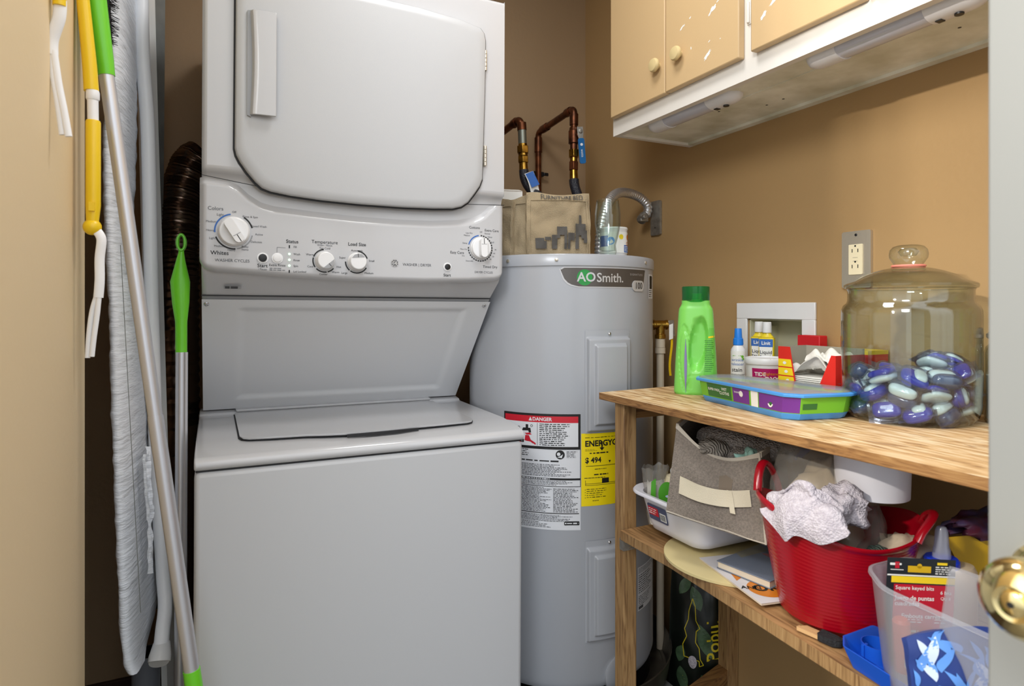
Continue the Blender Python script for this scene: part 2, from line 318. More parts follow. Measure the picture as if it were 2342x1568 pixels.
# open white door, near, with its brass knob
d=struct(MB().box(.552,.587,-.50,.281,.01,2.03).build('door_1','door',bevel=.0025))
KX=T(.552,.234,.958)@RY(-90)
kn=MB().lathe([(.031,0),(.031,.004),(.026,.008),(.013,.010),(.0125,.022),(.020,.028),(.0265,.036),(.028,.044),(.0265,.053),(.020,.060),(.012,.063),(.009,.062)],0,KX,48)
kn.lathe([(.0085,.0605),(.0085,.0635),(.007,.0645)],0,KX,24).lathe([(.0022,.064),(.0022,.0652)],1,KX,12)
kn=lab(kn.build('door_knob',['brassk','black'],d),'polished brass door knob')
# ================================================================ STACKED WASHER AND DRYER
mc=thing('laundry_center','white stacked washer and dryer standing left of the grey water heater','washer dryer',(.308,1.66,0),(0,R(.25),0),world=True)
XL,XRr=-.030,.646
db=MB(); prof=[(1.408,1.925),(1.408,1.44),(1.425,1.43),(1.425,1.26),(1.43,1.236),(1.44,1.225),(1.493,1.187),(1.497,1.183),(1.76,.90),(2.04,.90),(2.04,1.925)]
YZ=frame((0,0,0),(0,1,0),(0,0,1))       # local x -> y, local y -> z, local z -> x
db.prism(prof,XL,XRr,0,YZ)
dc=db.build('dryer_cabinet','enamel',mc,bevel=.012,seg=4)
# door outline, slightly domed door with a dark gap behind
DO=[(.032,1.815),(.031,1.488),(.034,1.474),(.041,1.460),(.055,1.440),(.071,1.421),(.084,1.410),(.101,1.404),(.14,1.3985),(.203,1.394),(.29,1.3915),(.388,1.392),(.46,1.3945),(.508,1.398),(.530,1.404),(.547,1.416),(.564,1.438),(.577,1.457),(.584,1.475),(.590,1.70),(.591,1.815),(.587,1.832),(.577,1.843),(.52,1.853),(.42,1.8595),(.31,1.861),(.2,1.8595),(.10,1.853),(.046,1.843),(.035,1.832)]
def ring(k,y):
    cx,cz=.311,1.627; return [(cx+(x-cx)*(1-k/.28),y,cz+(z-cz)*(1-k/.235)) for x,z in DO]
g=MB().rings([ring(-.0035,1.4095),ring(-.0035,1.4065)],0); g.build('door_gap','dark',mc,smooth=False)
dd=MB().rings([ring(0,1.412),ring(0,1.401),ring(.0012,1.3975),ring(.0035,1.3955),ring(.02,1.3945),ring(.12,1.3925),ring(.2,1.392)],0)
dr=dd.build('dryer_door','enamel2',mc,ang=50)
h=MB()
def hf(u,v):
    x=.0605+.0485*u-.006*(1-v)*0; z=1.557+.216*v
    a=math.sin(PI*min(max(v,0),1)); dep=.012*(u)+.002
    edge=.010*(1-u)*(1-u)*a
    return (x+edge*.0+.004*a*(1-u), 1.395-.002-.012*(u**.16), z)
h.sheet(hf,10,16,.005)
h.build('door_handle','enamel',dr,bevel=.001)
MB().prism([(.0535,1.556),(.0535,1.772),(.062,1.774),(.064,1.665),(.061,1.553)],1.3935,1.3905,0,frame((0,0,0),(1,0,0),(0,0,1))@Matrix.Scale(-1,4,(0,0,1))).build('handle_recess','grey',dr,smooth=False)
for z0,z1 in ((1.742,1.792),(1.509,1.558)):
    hg=MB().box(.588,.5945,1.401,1.4085,z0,z1)
    for k in range(5): hg.lathe([(.0032,0),(.0032,(z1-z0)/5-.0015)],0,T(.5915,1.400,z0+k*(z1-z0)/5),12)
    hg.build('door_hinge','steel',mc)
# control panel, scooped under the door
CE=[(-.03,1.412),(.02,1.409),(.04,1.399),(.06,1.381),(.083,1.367),(.108,1.361),(.179,1.356),(.28,1.351),(.372,1.350),(.46,1.352),(.534,1.359),(.57,1.368),(.591,1.378),(.61,1.396),(.626,1.412),(.646,1.416)]
TP=[(-.03,1.427),(.074,1.413),(.101,1.401),(.14,1.3955),(.203,1.391),(.29,1.3885),(.388,1.389),(.46,1.3915),(.508,1.395),(.535,1.404),(.545,1.411),(.646,1.416)]
BT=[(-.0335,1.254),(-.030,1.245),(-.022,1.237),(-.008,1.233),(.146,1.224),(.277,1.219),(.441,1.2185),(.553,1.222),(.625,1.227),(.640,1.232),(.648,1.241),(.650,1.252)]
def cp(u,v):
    x=-.0335+.6835*u
    # denser near the ends
    z0=interp(BT,x); z1=interp(TP,x); z=z0+(z1-z0)*v; y=1.413
    c=interp(CE,x); y+=.75*max(0,z-c)**1.0 if z>c else 0
    e=min(x+.0335,.650-x); 
    if e<.010: y+=.012*(1-e/.010)**2
    q=z-z0
    if q<.012: y+=.014*(1-q/.012)**2
    return (x,y,z)
pn=MB().grid(cp,140,60,0)
n=141
pn.grid(lambda u,v:(lambda p:(p[0],p[1]+.02*v,p[2]+.001*v))(cp(u,0)),140,1,0,flip=True)
pnl=pn.build('control_panel','enamel',mc,ang=60)
for q in ([(XL,1.4285),(.074,1.4145),(.074,1.413),(XL,1.427)],[(.545,1.4125),(XRr,1.4175),(XRr,1.416),(.545,1.411)]): MB().poly(q,0,faceY(0,1.407,0)).build('panel_seam','dark',mc,smooth=False)
# printing on the panel
pr=MB(); PY=faceY(0,1.4124,0)
K1=(.0305,1.3165)
pr.arc(K1,.0345,.0375,100,185,2,PY,n=14).arc(K1,.0345,.0375,15,58,1,PY,n=8).arc(K1,.0345,.0375,200,275,1,PY,n=12).arc(K1,.0345,.0370,280,350,3,PY,n=12)
for t,x,z,s_ in (('Colors',-.004,1.362,.0105),('Light',.005,1.350,.007),('Off',.031,1.357,.006),('Rinse & Spin',.062,1.349,.006),('Speed Wash',.079,1.330,.006),('Active',.079,1.313,.006),('Delicates',.074,1.297,.006),('Bulky\nItems',.052,1.283,.006),('Medium',-.012,1.335,.006),('Heavy',-.014,1.317,.006),('Light',-.010,1.301,.006),('Medium',.003,1.285,.006),('Heavy',.026,1.278,.006)):
    pr.text(t,s_,PY@T(x,z,0),0)
pr.text('Whites',.0115,PY@T(.004,1.271,0),1,bold=.01).text('WASHER CYCLES',.0085,PY@T(.028,1.256,0),0)
pr.text('Start',.0105,PY@T(.086,1.2475,0),1,bold=.01).text('/ Pause',.006,PY@T(.086,1.240,0),0).text('Extra Rinse',.0072,PY@T(.1155,1.2495,0),1).fine(.100,.131,1.2375,1.2445,2,0,PY,3)
pr.text('Status',.0105,PY@T(.1455,1.3015,0),1,bold=.01)
pr.box(.1145,.1150,1.275,1.288,0,.0002,0,PY).box(.1150,.132,1.2875,1.288,0,.0002,0,PY)
for t,z in (('Fill',1.290),('Wash',1.2745),('Rinse',1.2615),('Spin',1.249),('Lid Locked',1.237)): pr.text(t,.006,PY@T(.148,z,0),1,al='LEFT')
pr.rect(.1385,.141,1.287,1.2935,1,PY).rect(.1385,.141,1.234,1.240,1,PY)
pr.text('Temperature',.0105,PY@T(.2135,1.3035,0),1).text('Wash / Rinse',.006,PY@T(.2135,1.2965,0),0).text('Load Size',.0105,PY@T(.284,1.302,0),1,bold=.01)
K2,K3=(.2135,1.2625),(.2835,1.2625)
for K,a in ((K2,((95,160),(165,215),(225,280),(285,320))),(K3,((20,85),(180,230),(235,330)))):
    for a0,a1 in a: pr.arc(K,.0235,.0262,a0,a1,1,PY,n=8)
for t,x,z in (('Tap Cold',.2135,1.290),('Warm',.182,1.275),('Cool',.183,1.249),('Hot',.244,1.250),('Warm',.237,1.238),('Colder',.211,1.233),('Super',.252,1.271),('Automatic',.284,1.288),('Small',.317,1.266),('Large',.256,1.237),('Medium',.311,1.238)): pr.text(t,.0062,PY@T(x,z,0),1)
pr.text('WASHER | DRYER',.0088,PY@T(.424,1.2605,0),0).text('Start',.0095,PY@T(.4985,1.2385,0),1,bold=.01)
K4=(.5845,1.307)
pr.arc(K4,.0300,.0328,98,165,2,PY,n=10)
for k in range(24):
    a=90-k*11.5
    if a>-175: pr.arc(K4,.0300,.0328,a-9,a-1.5,1,PY,n=2)
for t,x,z,s_ in (('Cottons',.569,1.357,.0085),('Extra Care',.615,1.352,.0085),('Easy Care',.524,1.294,.0088),('Timed Dry',.611,1.262,.0088),('Off',.586,1.347,.005),('Normal',.603,1.344,.005),('Heavy',.610,1.336,.005),('Fluff',.617,1.323,.005),('70',.625,1.305,.005),('60',.622,1.296,.005),('50',.619,1.288,.005),('Less Dry',.555,1.343,.005),('Medium',.549,1.337,.005),('Damp',.544,1.318,.005),('More Dry',.541,1.303,.0045),('Dry',.540,1.287,.0045),('Dewrinkle',.556,1.275,.0045),('40',.612,1.281,.005)): pr.text(t,s_,PY@T(x,z,0),1 if s_>.008 else 0)
pr.text('DRYER CYCLES',.0072,PY@T(.594,1.248,0),0)
for p,q in zip([(.552,1.330)],[(.566,1.330)]): pass
pr.build('panel_print',['ink','inkb','blue','grey'],pnl,smooth=False)
# badge: dark disc, looping silver mark
bg=MB(); BM=faceY(.3705,1.4125,1.2630)
bg.disc((0,0),.0090,0,BM,.0003,32)
for k in range(8): bg.arc((.0062*math.cos(R(45*k)),.0062*math.sin(R(45*k))),.0012,.0018,0,360,1,BM,.0006,10)
bg.arc((0,0),.0082,.0088,0,360,1,BM,.0006,28).text('GE',.0082,BM@T(0,0,.0007),1,bold=.02)
bg.build('badge',['black','plastic'],pnl,smooth=False)
def knob(name,c,r,kind,a,d=.022):
    X=faceY(c[0],1.413,c[1]); k=MB()
    k.lathe([(r*1.08,0),(r*1.08,.004),(r,.006),(r,.010),(r*.96,.012)],0,X,40)
    if kind=='bar':
        k.prism(rrect(-r*.92,r*.92,-r*.33,r*.33,r*.3),.010,.027,0,X@RZ(a),0)
        k.rect(r*.35,r*.9,-.0008,.0008,1,X@RZ(a),.0272).rect(r*.3,r*.35,-r*.28,r*.28,2,X@RZ(a),.0272)
    else:
        k.lathe([(r*.97,.008),(r*.93,.020),(r*.88,.0225)],0,X,40)
        k.prism([(r*.45,-r*.75),(r*.45,r*.75),(r*.78,r*.42),(r*.88,0),(r*.78,-r*.42)],.0205,.0232,2,X@RZ(a)).rect(r*.45,r*.85,-.0006,.0006,1,X@RZ(a),.0234)
    return k.build(name,['knobw','inkb','knobg'],mc,bevel=.0012)
knob('washer_cycle_knob',K1,.0285,'bar',-58); knob('temperature_knob',K2,.0195,'round',-50); knob('load_size_knob',K3,.0195,'round',95); knob('dryer_cycle_knob',K4,.0250,'bar',92)
for (x,z,m_,r_) in ((.0865,1.264,'black',.0085),(.1155,1.2645,'knobw',.0085),(.4990,1.2585,'black',.0072)):
    o=MB().lathe([(r_+.003,0),(r_+.003,.001),(r_,.0015)],1,faceY(x,1.4125,z),28).lathe([(r_,.001),(r_*.95,.004),(r_*.6,.0048)],0,faceY(x,1.4125,z),28).build('button',[m_,'knobw'],mc)
    lab(o,'black start button' if m_=='black' else 'white extra rinse button')
for z in (1.2745,1.262,1.2495): lab(MB().disc((0,0),.0022,0,faceY(.1397,1.4118,z)).build('status_light','led',mc,smooth=False),'glowing green status light')
# sticker, seam and screws below the panel
X=frame((.030,1.4655,1.2045),(1,0,0),(0,-.545,.39))
MB().rect(-.017,.017,-.0055,.0055,0,X,.003).rect(-.015,-.006,-.004,.004,1,X,.0033).rect(-.004,.010,-.004,.004,1,X,.0033).build('small_sticker',['knobg','ink'],mc,smooth=False)
MB().box(XL-.001,XRr+.001,1.4925,1.50,1.1835,1.1862).build('chin_seam','dark',mc,smooth=False)
# sloping panel between the two machines, with its embossed field
RP=frame((0,1.4970,1.1820),(1,0,0),(0,-.2585,.2790)); LEN=.3775
def rp(u,v):
    x=XL+(XRr-XL)*u; s_=-LEN*(1-v)
    ex=min(x-.040,.590-x)/.018; ey=min(s_+.345,-.022-s_)/.018
    k=max(0,min(1,min(ex,ey))); k=k*k*(3-2*k)
    return (x,s_,.0085-.005*k)
MB().grid(rp,120,70,0,RP).build('sloping_panel','enamel4',mc,ang=80)
for x in (-.021,.632): MB().lathe([(.0055,.008),(.0055,.010),(.004,.0115),(.0025,.0118),(.0022,.010)],0,RP@T(x,-.013,0),20).build('screw','chrome',mc)
# washer
wc=MB().box(-.038,.648,1.300,2.04,.02,.849).build('washer_cabinet','enamel3',mc,bevel=.010,seg=3)
MB().box(-.036,.646,1.306,2.0,.8485,.853).build('deck_seam','dark',mc,smooth=False)
dk=MB().prism([(1.303,.8525),(1.2985,.855),(1.297,.862),(1.299,.869),(1.306,.875),(1.345,.8815),(1.42,.8865),(1.72,.8875),(1.726,.893),(1.76,.897),(1.80,.897),(1.80,.8525)],-.0385,.6485,0,YZ)
dk.build('washer_deck','enamel',mc,bevel=.006,seg=4)
LP=[(.042,1.715),(.043,1.405),(.048,1.388),(.060,1.378),(.10,1.371),(.17,1.364),(.21,1.352),(.25,1.345),(.31,1.343),(.36,1.347),(.41,1.357),(.47,1.360),(.535,1.366),(.549,1.374),(.556,1.388),(.560,1.405),(.563,1.715)]
MB().prism([((x-.3025)*1.010+.3025,y+.005) for x,y in LP],.886,.8885,0).build('lid_gap','dark',mc,smooth=False)
ld=MB().prism(LP,.888,.8925,0).prism(rrect(.045,.560,1.722,1.768,.004),.893,.8995,0).build('washer_lid','enamel',mc,bevel=.0035,seg=3)
MB().prism([(.25,1.3405),(.30,1.3375),(.36,1.3405),(.41,1.3495),(.36,1.3455),(.31,1.3425)],.8835,.8905,0).build('lid_handle_slot','dark',mc,smooth=False)
# ================================================================ BEHIND: dryer exhaust duct
r=.050; P=smooth_path([(-.034,1.955,1.58),(-.060,1.94,1.55),(-.083,1.92,1.46),(-.088,1.90,1.35),(-.088,1.89,1.2),(-.087,1.89,.9),(-.086,1.89,.5),(-.085,1.89,.01)],34)
tag(MB().tube(P,[r*(.8 if i<8 else 1)*(1+.055*math.sin(i*2.2)) for i in range(len(P))],0,28).build('exhaust_duct','foil',noise_=(.003,60)),'dark shiny corrugated foil duct running down behind the dryer','duct')
# ================================================================ WATER HEATER
CX,CY,HR=.931,1.61,.27
def cyl(r=HR,cx=CX,cy=CY):
    def fn(s,h,d):
        a=R(s); return (cx+(r+d)*math.cos(a), cy+(r+d)*math.sin(a), h)
    return fn
K=math.degrees(1/HR)        # degrees per metre round the tank
wh=thing('water_heater','tall grey cylindrical water heater with white and yellow labels','water heater',(CX,CY,.17),world=True)
Z0=.17
tk=MB().lathe([(HR-.03,Z0),(HR-.006,Z0+.012),(HR,Z0+.03),(HR,1.272),(HR-.002,1.274)],0,T(CX,CY,0),96).build('tank','tank',wh)
MB().lathe([(HR+.0015,1.266),(HR+.003,1.268),(HR+.003,1.293),(HR+.0005,1.297),(HR-.006,1.2985)],0,T(CX,CY,0),96).build('top_cap','tankd',wh)
for a in (-122,-62,-150,-20): MB().lathe([(.0045,0),(.0045,.002),(.002,.003)],0,T(CX,CY,1.282)@RZ(a)@T(HR+.003,0,0)@RY(90),12).build('screw','steel',wh)
# nameplate, curved on the tank
def tanked(mb): return mb.map(lambda s,h,d: cyl()(s*K,h,d))
A0=-121*PI/180*HR
def shape(mb,pts,m,d,nx=30):
    """fill between a lower and an upper line of points along the tank"""
    lo,hi=pts; x0=max(lo[0][0],hi[0][0]); x1=min(lo[-1][0],hi[-1][0])
    for i in range(nx):
        a=x0+(x1-x0)*i/nx; c=x0+(x1-x0)*(i+1)/nx
        mb.add([(a,interp(lo,a),d),(c,interp(lo,c),d),(c,interp(hi,c),d),(a,interp(hi,a),d)],[(0,1,2,3)],m)
def AX(p): return (p+121)/K-121/K      # degrees -> arc metres
a=lambda deg: deg/K
np_=MB()
L_,R_=a(-120.5),a(-61.5); w=R_-L_
lo=[(L_,1.2575),(L_+.004,1.240),(L_+.012,1.226),(L_+.024,1.217),(L_+.045,1.2115),(L_+.06,1.211),(R_-.055,1.211),(R_-.012,1.213),(R_-.004,1.225),(R_,1.245),(R_+.001,1.258)]
hi=[(L_,1.2585),(L_+.006,1.264),(R_-.003,1.264),(R_+.001,1.2585)]
shape(np_,(lo,hi),1,.0006)
ins=.0035
lo2=[(x+ins*(1 if x<L_+.1 else -.6),z+ins*.8) for x,z in lo]; hi2=[(x+ins*(1 if x<L_+.1 else -.6),z-ins*.7) for x,z in hi]
shape(np_,(lo2,hi2),0,.0010)
gc=(L_+.065,1.2370)
np_.disc(gc,.0205,2,None,.0013,36)
np_.text('AO',.033,T(gc[0]+.005,gc[1],.0016),3,bold=.02).text('Smith.',.0330,T(gc[0]+.073,gc[1]-.001,.0016),4,bold=.012).text('S I G N A T U R E',.0075,T(R_-.046,1.2475,.0016),4)
np_.prism(rrect(R_-.066,R_-.013,1.2035,1.232,.0125),.0012,.0030,4).text('100',.024,T(R_-.0385,1.2175,.0033),0,bold=.01)
tanked(np_).build('nameplate',['inkb2' if 0 else mat('plate_dark','5c5753',.35,.5),'enamel',mat('logo_green','1f8a3c',.4),'enamel',mat('plate_silver','c9c9c9',.35,.3)],wh,smooth=False)
# two raised access covers
for z0,z1 in ((.838,1.101),(.303,.563)):
    c0,c1=a(-106.5),a(-78)
    def ac(u,v,c0=c0,c1=c1,z0=z0,z1=z1):
        s=c0+(c1-c0)*u; h=z0+(z1-z0)*v
        e=min(s-c0,c1-s,h-z0,z1-.014-h if h>z1-.5 else 9)
        top=z1-h
        e=min(s-c0-.004,c1-.004-s,h-z0-.004,top-.018)
        d=.0018
        if e>0: d+=.011*min(1,e/.004)
        if e>.017: d+=.009*min(1,(e-.017)/.005)
        return (s,h,d)
    g=MB().grid(ac,90,110,0)
    n=24
    g.rings([[(c0,z0,-.002),(c1,z0,-.002),(c1,z1,-.002),(c0,z1,-.002)],[(c0,z0,.0018),(c1,z0,.0018),(c1,z1,.0018),(c0,z1,.0018)]],0,None,(0,0))
    g.lathe([(.0045,.0018),(.0045,.004),(.002,.0055)],1,T((c0+c1)/2,z1-.009,0),14)
    tanked(g).build('access_cover',['tankd','chrome'],wh,ang=70)
# warning label
wl=MB(); s0,s1,h0,h1=a(-153),a(-109),.592,.888; w=s1-s0
wl.rect(s0,s1,h0,h1,0,None,.0006,24)
wl.rect(s0,s1,.799,h1,1,None,.0008,24).rect(s0+.004,s1-.006,.8655,.882,3,None,.0010,24).rect(s0+.004,s1-.006,.8045,.8655,0,None,.0010,24)
wl.text('DANGER',.0125,T((s0+s1)/2+.005,.8735,.0013),0,bold=.03).poly([(s0+.073,.869),(s0+.083,.869),(s0+.078,.879)],0,None,.0013)
sx=s0+.096
wl.rect(sx,sx+.001,.806,.864,1,None,.0012)
wl.fine(sx+.006,s1-.026,.806,.864,12,1,None,2,h=.5,d=.0013)
# pictogram: dripping tap and a hand
tx=s0+.066
wl.poly([(tx-.012,.842),(tx-.008,.850),(tx+.012,.850),(tx+.014,.838),(tx+.008,.838),(tx+.006,.843)],1,None,.0013).rect(tx-.001,tx+.006,.850,.859,1,None,.0013)
for i,(x,z) in enumerate(((-.020,.850),(-.026,.844),(.015,.856),(-.034,.852),(-.030,.838))): wl.arc((tx+x,z),.0022,.0034,0,360,1,None,.0013,8)
wl.poly([(tx-.004,.836),(tx+.010,.838),(tx+.016,.833),(tx+.002,.832)],3,None,.0013).poly([(tx-.002,.831),(tx+.008,.831),(tx+.015,.815),(tx-.004,.818)],3,None,.0013)
wl.poly([(tx-.024,.823),(tx-.006,.818),(tx+.006,.824),(tx+.026,.812),(tx+.027,.808),(tx-.02,.812)],3,None,.0014)
for k in range(4): wl.poly([(tx-.03,.830-k*.005),(tx-.006,.820-k*.002),(tx-.006,.818-k*.002),(tx-.031,.827-k*.005)],1,None,.0013)
wl.rect(s0+.0005,s1-.0005,.7975,.799,1,None,.0012,12)
wl.disc((s1-.052,.7845),.0115,1,None,.0012,28).disc((s1-.056,.786),.0045,0,None,.0014).poly([(s1-.060,.778),(s1-.052,.781),(s1-.045,.786),(s1-.048,.776)],0,None,.0014)
wl.fine(s1-.036,s1-.005,.776,.794,5,1,None,5,h=.4,d=.0012)
wl.fine(s0+.044,s0+.075,.778,.797,4,1,None,6,h=.4,d=.0012)
wl.fine(s0+.03,s1-.022,.762,.773,1,1,None,7,h=.35,d=.0012)
wl.fine(s0+.01,s1-.005,.728,.760,9,1,None,8,h=.42,d=.0012)
wl.rect(s0,s1-.001,.7195,.7245,1,None,.0012,20).rect(s0,s1,.7025,.704,1,None,.0012,20)
wl.fine(s0+.02,s1-.055,.7202,.7240,1,0,None,9,h=.7,d=.0014)
wl.fine(s0+.01,s1-.012,.7055,.7185,4,1,None,10,h=.42,d=.0012)
wl.rect(s1-.0012,s1,.704,.799,1,None,.0012).rect(s1-.0012,s1,.704,.72,1,None,.0012)
wl.fine(s0+.03,s1-.074,.637,.701,19,1,None,11,h=.45,d=.0012).fine(s1-.070,s1-.004,.637,.699,17,1,None,12,h=.45,d=.0012)
wl.rect(s0+.02,s1-.004,.6335,.6355,1,None,.0012,20)
wl.fine(s0+.03,s1-.012,.613,.631,6,1,None,13,h=.45,d=.0012).fine(s0+.03,s1-.075,.597,.612,4,1,None,14,h=.4,d=.0012)
wl.prism(rrect(s1-.042,s1-.003,.605,.615,.002),.0012,.0014,1).fine(s1-.040,s1-.005,.6075,.6125,1,0,None,15,h=.7,d=.0018)
tanked(wl).build('warning_label',['label','inkb','blue','red'],wh,smooth=False)
el=MB(); s0,s1,h0,h1=a(-108.6),a(-77),.652,.838
el.rect(s0,s1,h0,h1,0,None,.0005,20)
for i in range(2): el.fine(s0+.01,s1-.005,.824,.830,1,1,None,20,h=.25,d=.0008)
el.text('ENERGYGUIDE',.0205,T(s0+.0095,.811,.0008),1,al='LEFT',bold=.035)
el.rect(s0+.054,s0+.058,.798,.816,1,None,.0010).poly([(s0+.049,.8005),(s0+.063,.8005),(s0+.056,.7925)],1,None,.0010)
el.fine(s0+.01,s0+.045,.792,.798,2,1,None,21,h=.3,d=.0008).fine(s0+.022,s0+.075,.784,.790,1,1,None,22,h=.6,d=.0008)
el.text('$ 494',.0190,T(s0+.010,.7685,.0008),1,al='LEFT',bold=.03)
el.rect(s0+.012,s1-.006,.7535,.7548,1,None,.0008,8).poly([(s0+.075,.766),(s0+.082,.766),(s0+.0785,.7595)],1,None,.0010)
el.fine(s0+.036,s0+.07,.744,.7475,1,1,None,23,h=.5,d=.0008)
el.fine(s0+.034,s0+.078,.729,.7345,1,1,None,24,h=.7,d=.0008).fine(s0+.008,s0+.08,.722,.7255,1,1,None,25,h=.5,d=.0008)
el.rect(s0+.011,s1-.004,.7045,.7055,1,None,.0008,8).rect(s0+.011,s1-.004,.7085,.7095,1,None,.0008,8).rect(s0+.0105,s0+.0117,.7045,.718,1,None,.0008).rect(s0+.056,s0+.076,.709,.7215,1,None,.0010)
for k in range(5): el.fine(s0+.014,s0+.078,.672+k*.0052,.6765+k*.0052,1,1,None,30+k,h=.35,d=.0008)
for k in range(4): el.rect(s0+.0095,s0+.0115,.6728+k*.0068,.6745+k*.0068,1,None,.0008)
el.fine(s0+.03,s0+.048,.6635,.667,1,1,None,26,h=.6,d=.0008)
tanked(el).build('energy_label',['yellow','inkb'],wh,smooth=False)
rl=MB(); s0,s1,h0,h1=a(-70),a(-47),.345,.462
rl.rect(s0,s1,h0,h1,0,None,.0006,16).rect(s0+.002,s1-.002,h1-.016,h1-.015,1,None,.0009,8)
rl.fine(s0+.004,s1-.004,h1-.014,h1-.003,3,1,None,40,d=.0009).fine(s0+.004,s1-.01,h0+.045,h1-.02,9,1,None,41,d=.0009,fill=.7).fine(s0+.004,s1-.004,h0+.012,h0+.04,6,1,None,42,d=.0009,fill=.6)
rl.rect(s0+.004,s0+.028,h0+.003,h0+.011,1,None,.0009).arc((s1-.012,h1-.009),.004,.0052,0,360,1,None,.0010,12)
tanked(rl).build('rating_label',['label','ink'],wh,smooth=False)
sl=MB(); sl.rect(a(-56),a(-46),1.185,1.252,0,None,.0006,6).rect(a(-54),a(-48),1.212,1.248,1,None,.0009,4).fine(a(-55),a(-47),1.188,1.210,4,1,None,44,d=.0009)
tanked(sl).build('side_label',['label','inkb'],wh,smooth=False)
# relief valve with its ring, and the drain opening near the foot
VA=-20.8
RV=T(CX,CY,1.108)@RZ(VA)@RY(90)
MB().lathe([(.036,HR-.006),(.036,HR+.001),(.030,HR+.003),(.028,HR+.001),(.016,HR+.0012)],0,RV,40).build('valve_ring','tankd',wh)
v=MB().lathe([(.0125,HR-.01),(.0125,HR+.012),(.0155,HR+.012),(.0155,HR+.018),(.0135,HR+.020),(.0135,HR+.052),(.015,HR+.053),(.015,HR+.058),(.008,HR+.060)],0,RV,28)
px=CX+(HR+.036)*math.cos(R(VA)); py=CY+(HR+.036)*math.sin(R(VA))
v.lathe([(.0165,0),(.0165,.012),(.0135,.016),(.0135,.045)],0,T(px,py,1.066),28)
v.build('relief_valve','brass',wh,bevel=.0006)
v=MB().cbox((0,0,.012),(.020,.003,.050),0,T(px+.030,py-.018,1.085)@RY(-6)).build('valve_lever','zinc',wh,bevel=.001)
tg=MB(); tg.sheet(lambda u,v:(px+.018+.008*u+.004*math.sin(6*v), py-.022, 1.095-.14*v),2,16,.0006,0)
tg.sheet(lambda u,v:(px+.014+.012*u, py-.024-.003*u, 1.108-.045*v+.004*u),3,3,.0006,1)
tg.build('valve_tag',['ylw','paper'],wh,smooth=False)
DV=T(CX,CY,.205)@RZ(-84.5)@RY(90)
MB().lathe([(.050,HR-.006),(.050,HR+.0015),(.046,HR+.003),(.024,HR+.003)],0,DV,48).build('drain_cover','tankd',wh)
MB().lathe([(.020,HR-.01),(.021,HR+.020),(.017,HR+.024),(.012,HR+.040)],0,DV,28).cbox((0,0,HR+.030),(.034,.010,.012),0,DV).build('drain_valve','black',wh,bevel=.002)
# discharge pipe
dp=MB().tube([(px,py,.13),(px,py,1.040)],.0112,0,24).lathe([(.0155,0),(.0155,.016),(.0125,.018)],0,T(px,py,1.022),24).lathe([(.0145,0),(.0145,.026)],0,T(px,py,1.040),24)
o=tag(dp.build('discharge_pipe','pipew'),'cream plastic pipe dropping from the brass valve beside the heater','pipe')
# drain pan and the platform it stands on
pn=MB().lathe([(.300,.13),(.308,.131),(.318,.187),(.321,.192),(.324,.190),(.322,.184),(.312,.125),(.30,.122),(.0,.122)],0,T(CX,CY,0),72,cap=(0,0))
pn.lathe([(0.0,.128),(.300,.128)],0,T(CX,CY,0),72,cap=(0,0))
tag(pn.build('drain_pan','pan'),'round dull metal drain pan under the grey water heater','pan')
pl=MB()
pl.cbox((CX,CY,.055),(.44,.5,.11))
tag(pl.build('pan_support','greyp',bevel=.004),'low grey support under the drain pan','platform')
MB().lathe([(.262,.128),(.262,.172)],0,T(CX,CY,0),48).build('base_ring','black',wh)
# ================================================================ PIPES
def pipe(name,label,pts,r=.0115,n=8,m='copper'):
    root=thing(name,label,'pipe',pts[-1],world=True)
    MB().tube(smooth_pts(pts),r,0,20).build('pipe_run',m,root); return root
def smooth_pts(pts,rad=.022,n=6):
    P=[Vector(p) for p in pts]; out=[P[0]]
    for i in range(1,len(P)-1):
        a_=(P[i-1]-P[i]); b_=(P[i+1]-P[i]); ra=min(rad,a_.length*.45); rb=min(rad,b_.length*.45)
        p0=P[i]+a_.normalized()*ra; p2=P[i]+b_.normalized()*rb
        for k in range(n+1):
            t=k/n; out.append(p0*(1-t)**2+P[i]*2*t*(1-t)+p2*t*t)
    out.append(P[-1]); return out
def fit(mb,p,q,r,m=0,seg=20):
    """a sleeve or nut from p to q"""
    return mb.tube([p,q],r,m,seg)
cold=pipe('cold_water_pipe','copper pipe along the back wall with brass fittings and blue handled valve',[(1.102,2.07,1.25),(1.102,2.07,1.82),(1.095,1.80,1.832),(1.090,1.795,1.66)])
mb=MB()
for p,q,r_ in (((1.102,2.07,1.745),(1.102,2.07,1.80),.0145),((1.101,2.035,1.822),(1.1,1.995,1.823),.0145),((1.096,1.85,1.830),(1.096,1.825,1.831),.0145),((1.0945,1.80,1.812),(1.0935,1.799,1.775),.0148)):
    fit(MB(),p,q,r_).build('solder_cup','copper',cold)
mb=MB(); fit(mb,(1.0925,1.797,1.755),(1.0925,1.797,1.712),.0185); mb.tube([(1.0930,1.797,1.765),(1.0925,1.797,1.755)],.0165,0,8)
mb.tube([(1.0925,1.797,1.738),(1.098,1.772,1.736)],.009,0,16); mb.build('ball_valve','copper',cold,bevel=.001)
hm=MB(); X=frame((1.099,1.768,1.748),(.10,.0,-1),(1,-.3,0))
hm.prism(rrect(.024,.108,-.0105,.0105,.006),-.0015,.0030,0,X).prism([(-.014,-.010),(-.014,.010),(.010,.010),(.026,.007),(.026,-.007),(.010,-.010)],-.001,.001,1,X).lathe([(.007,0),(.007,.006),(.004,.007)],1,X@T(0,0,.001),6)
hm.text('watts',.012,X@T(.074,0,.0035),2).disc((.045,0),.0045,2,X,.0034)
lab(hm.build('valve_handle',['valveblue','zinc','plastic'],cold,bevel=.0008),'blue lever handle')
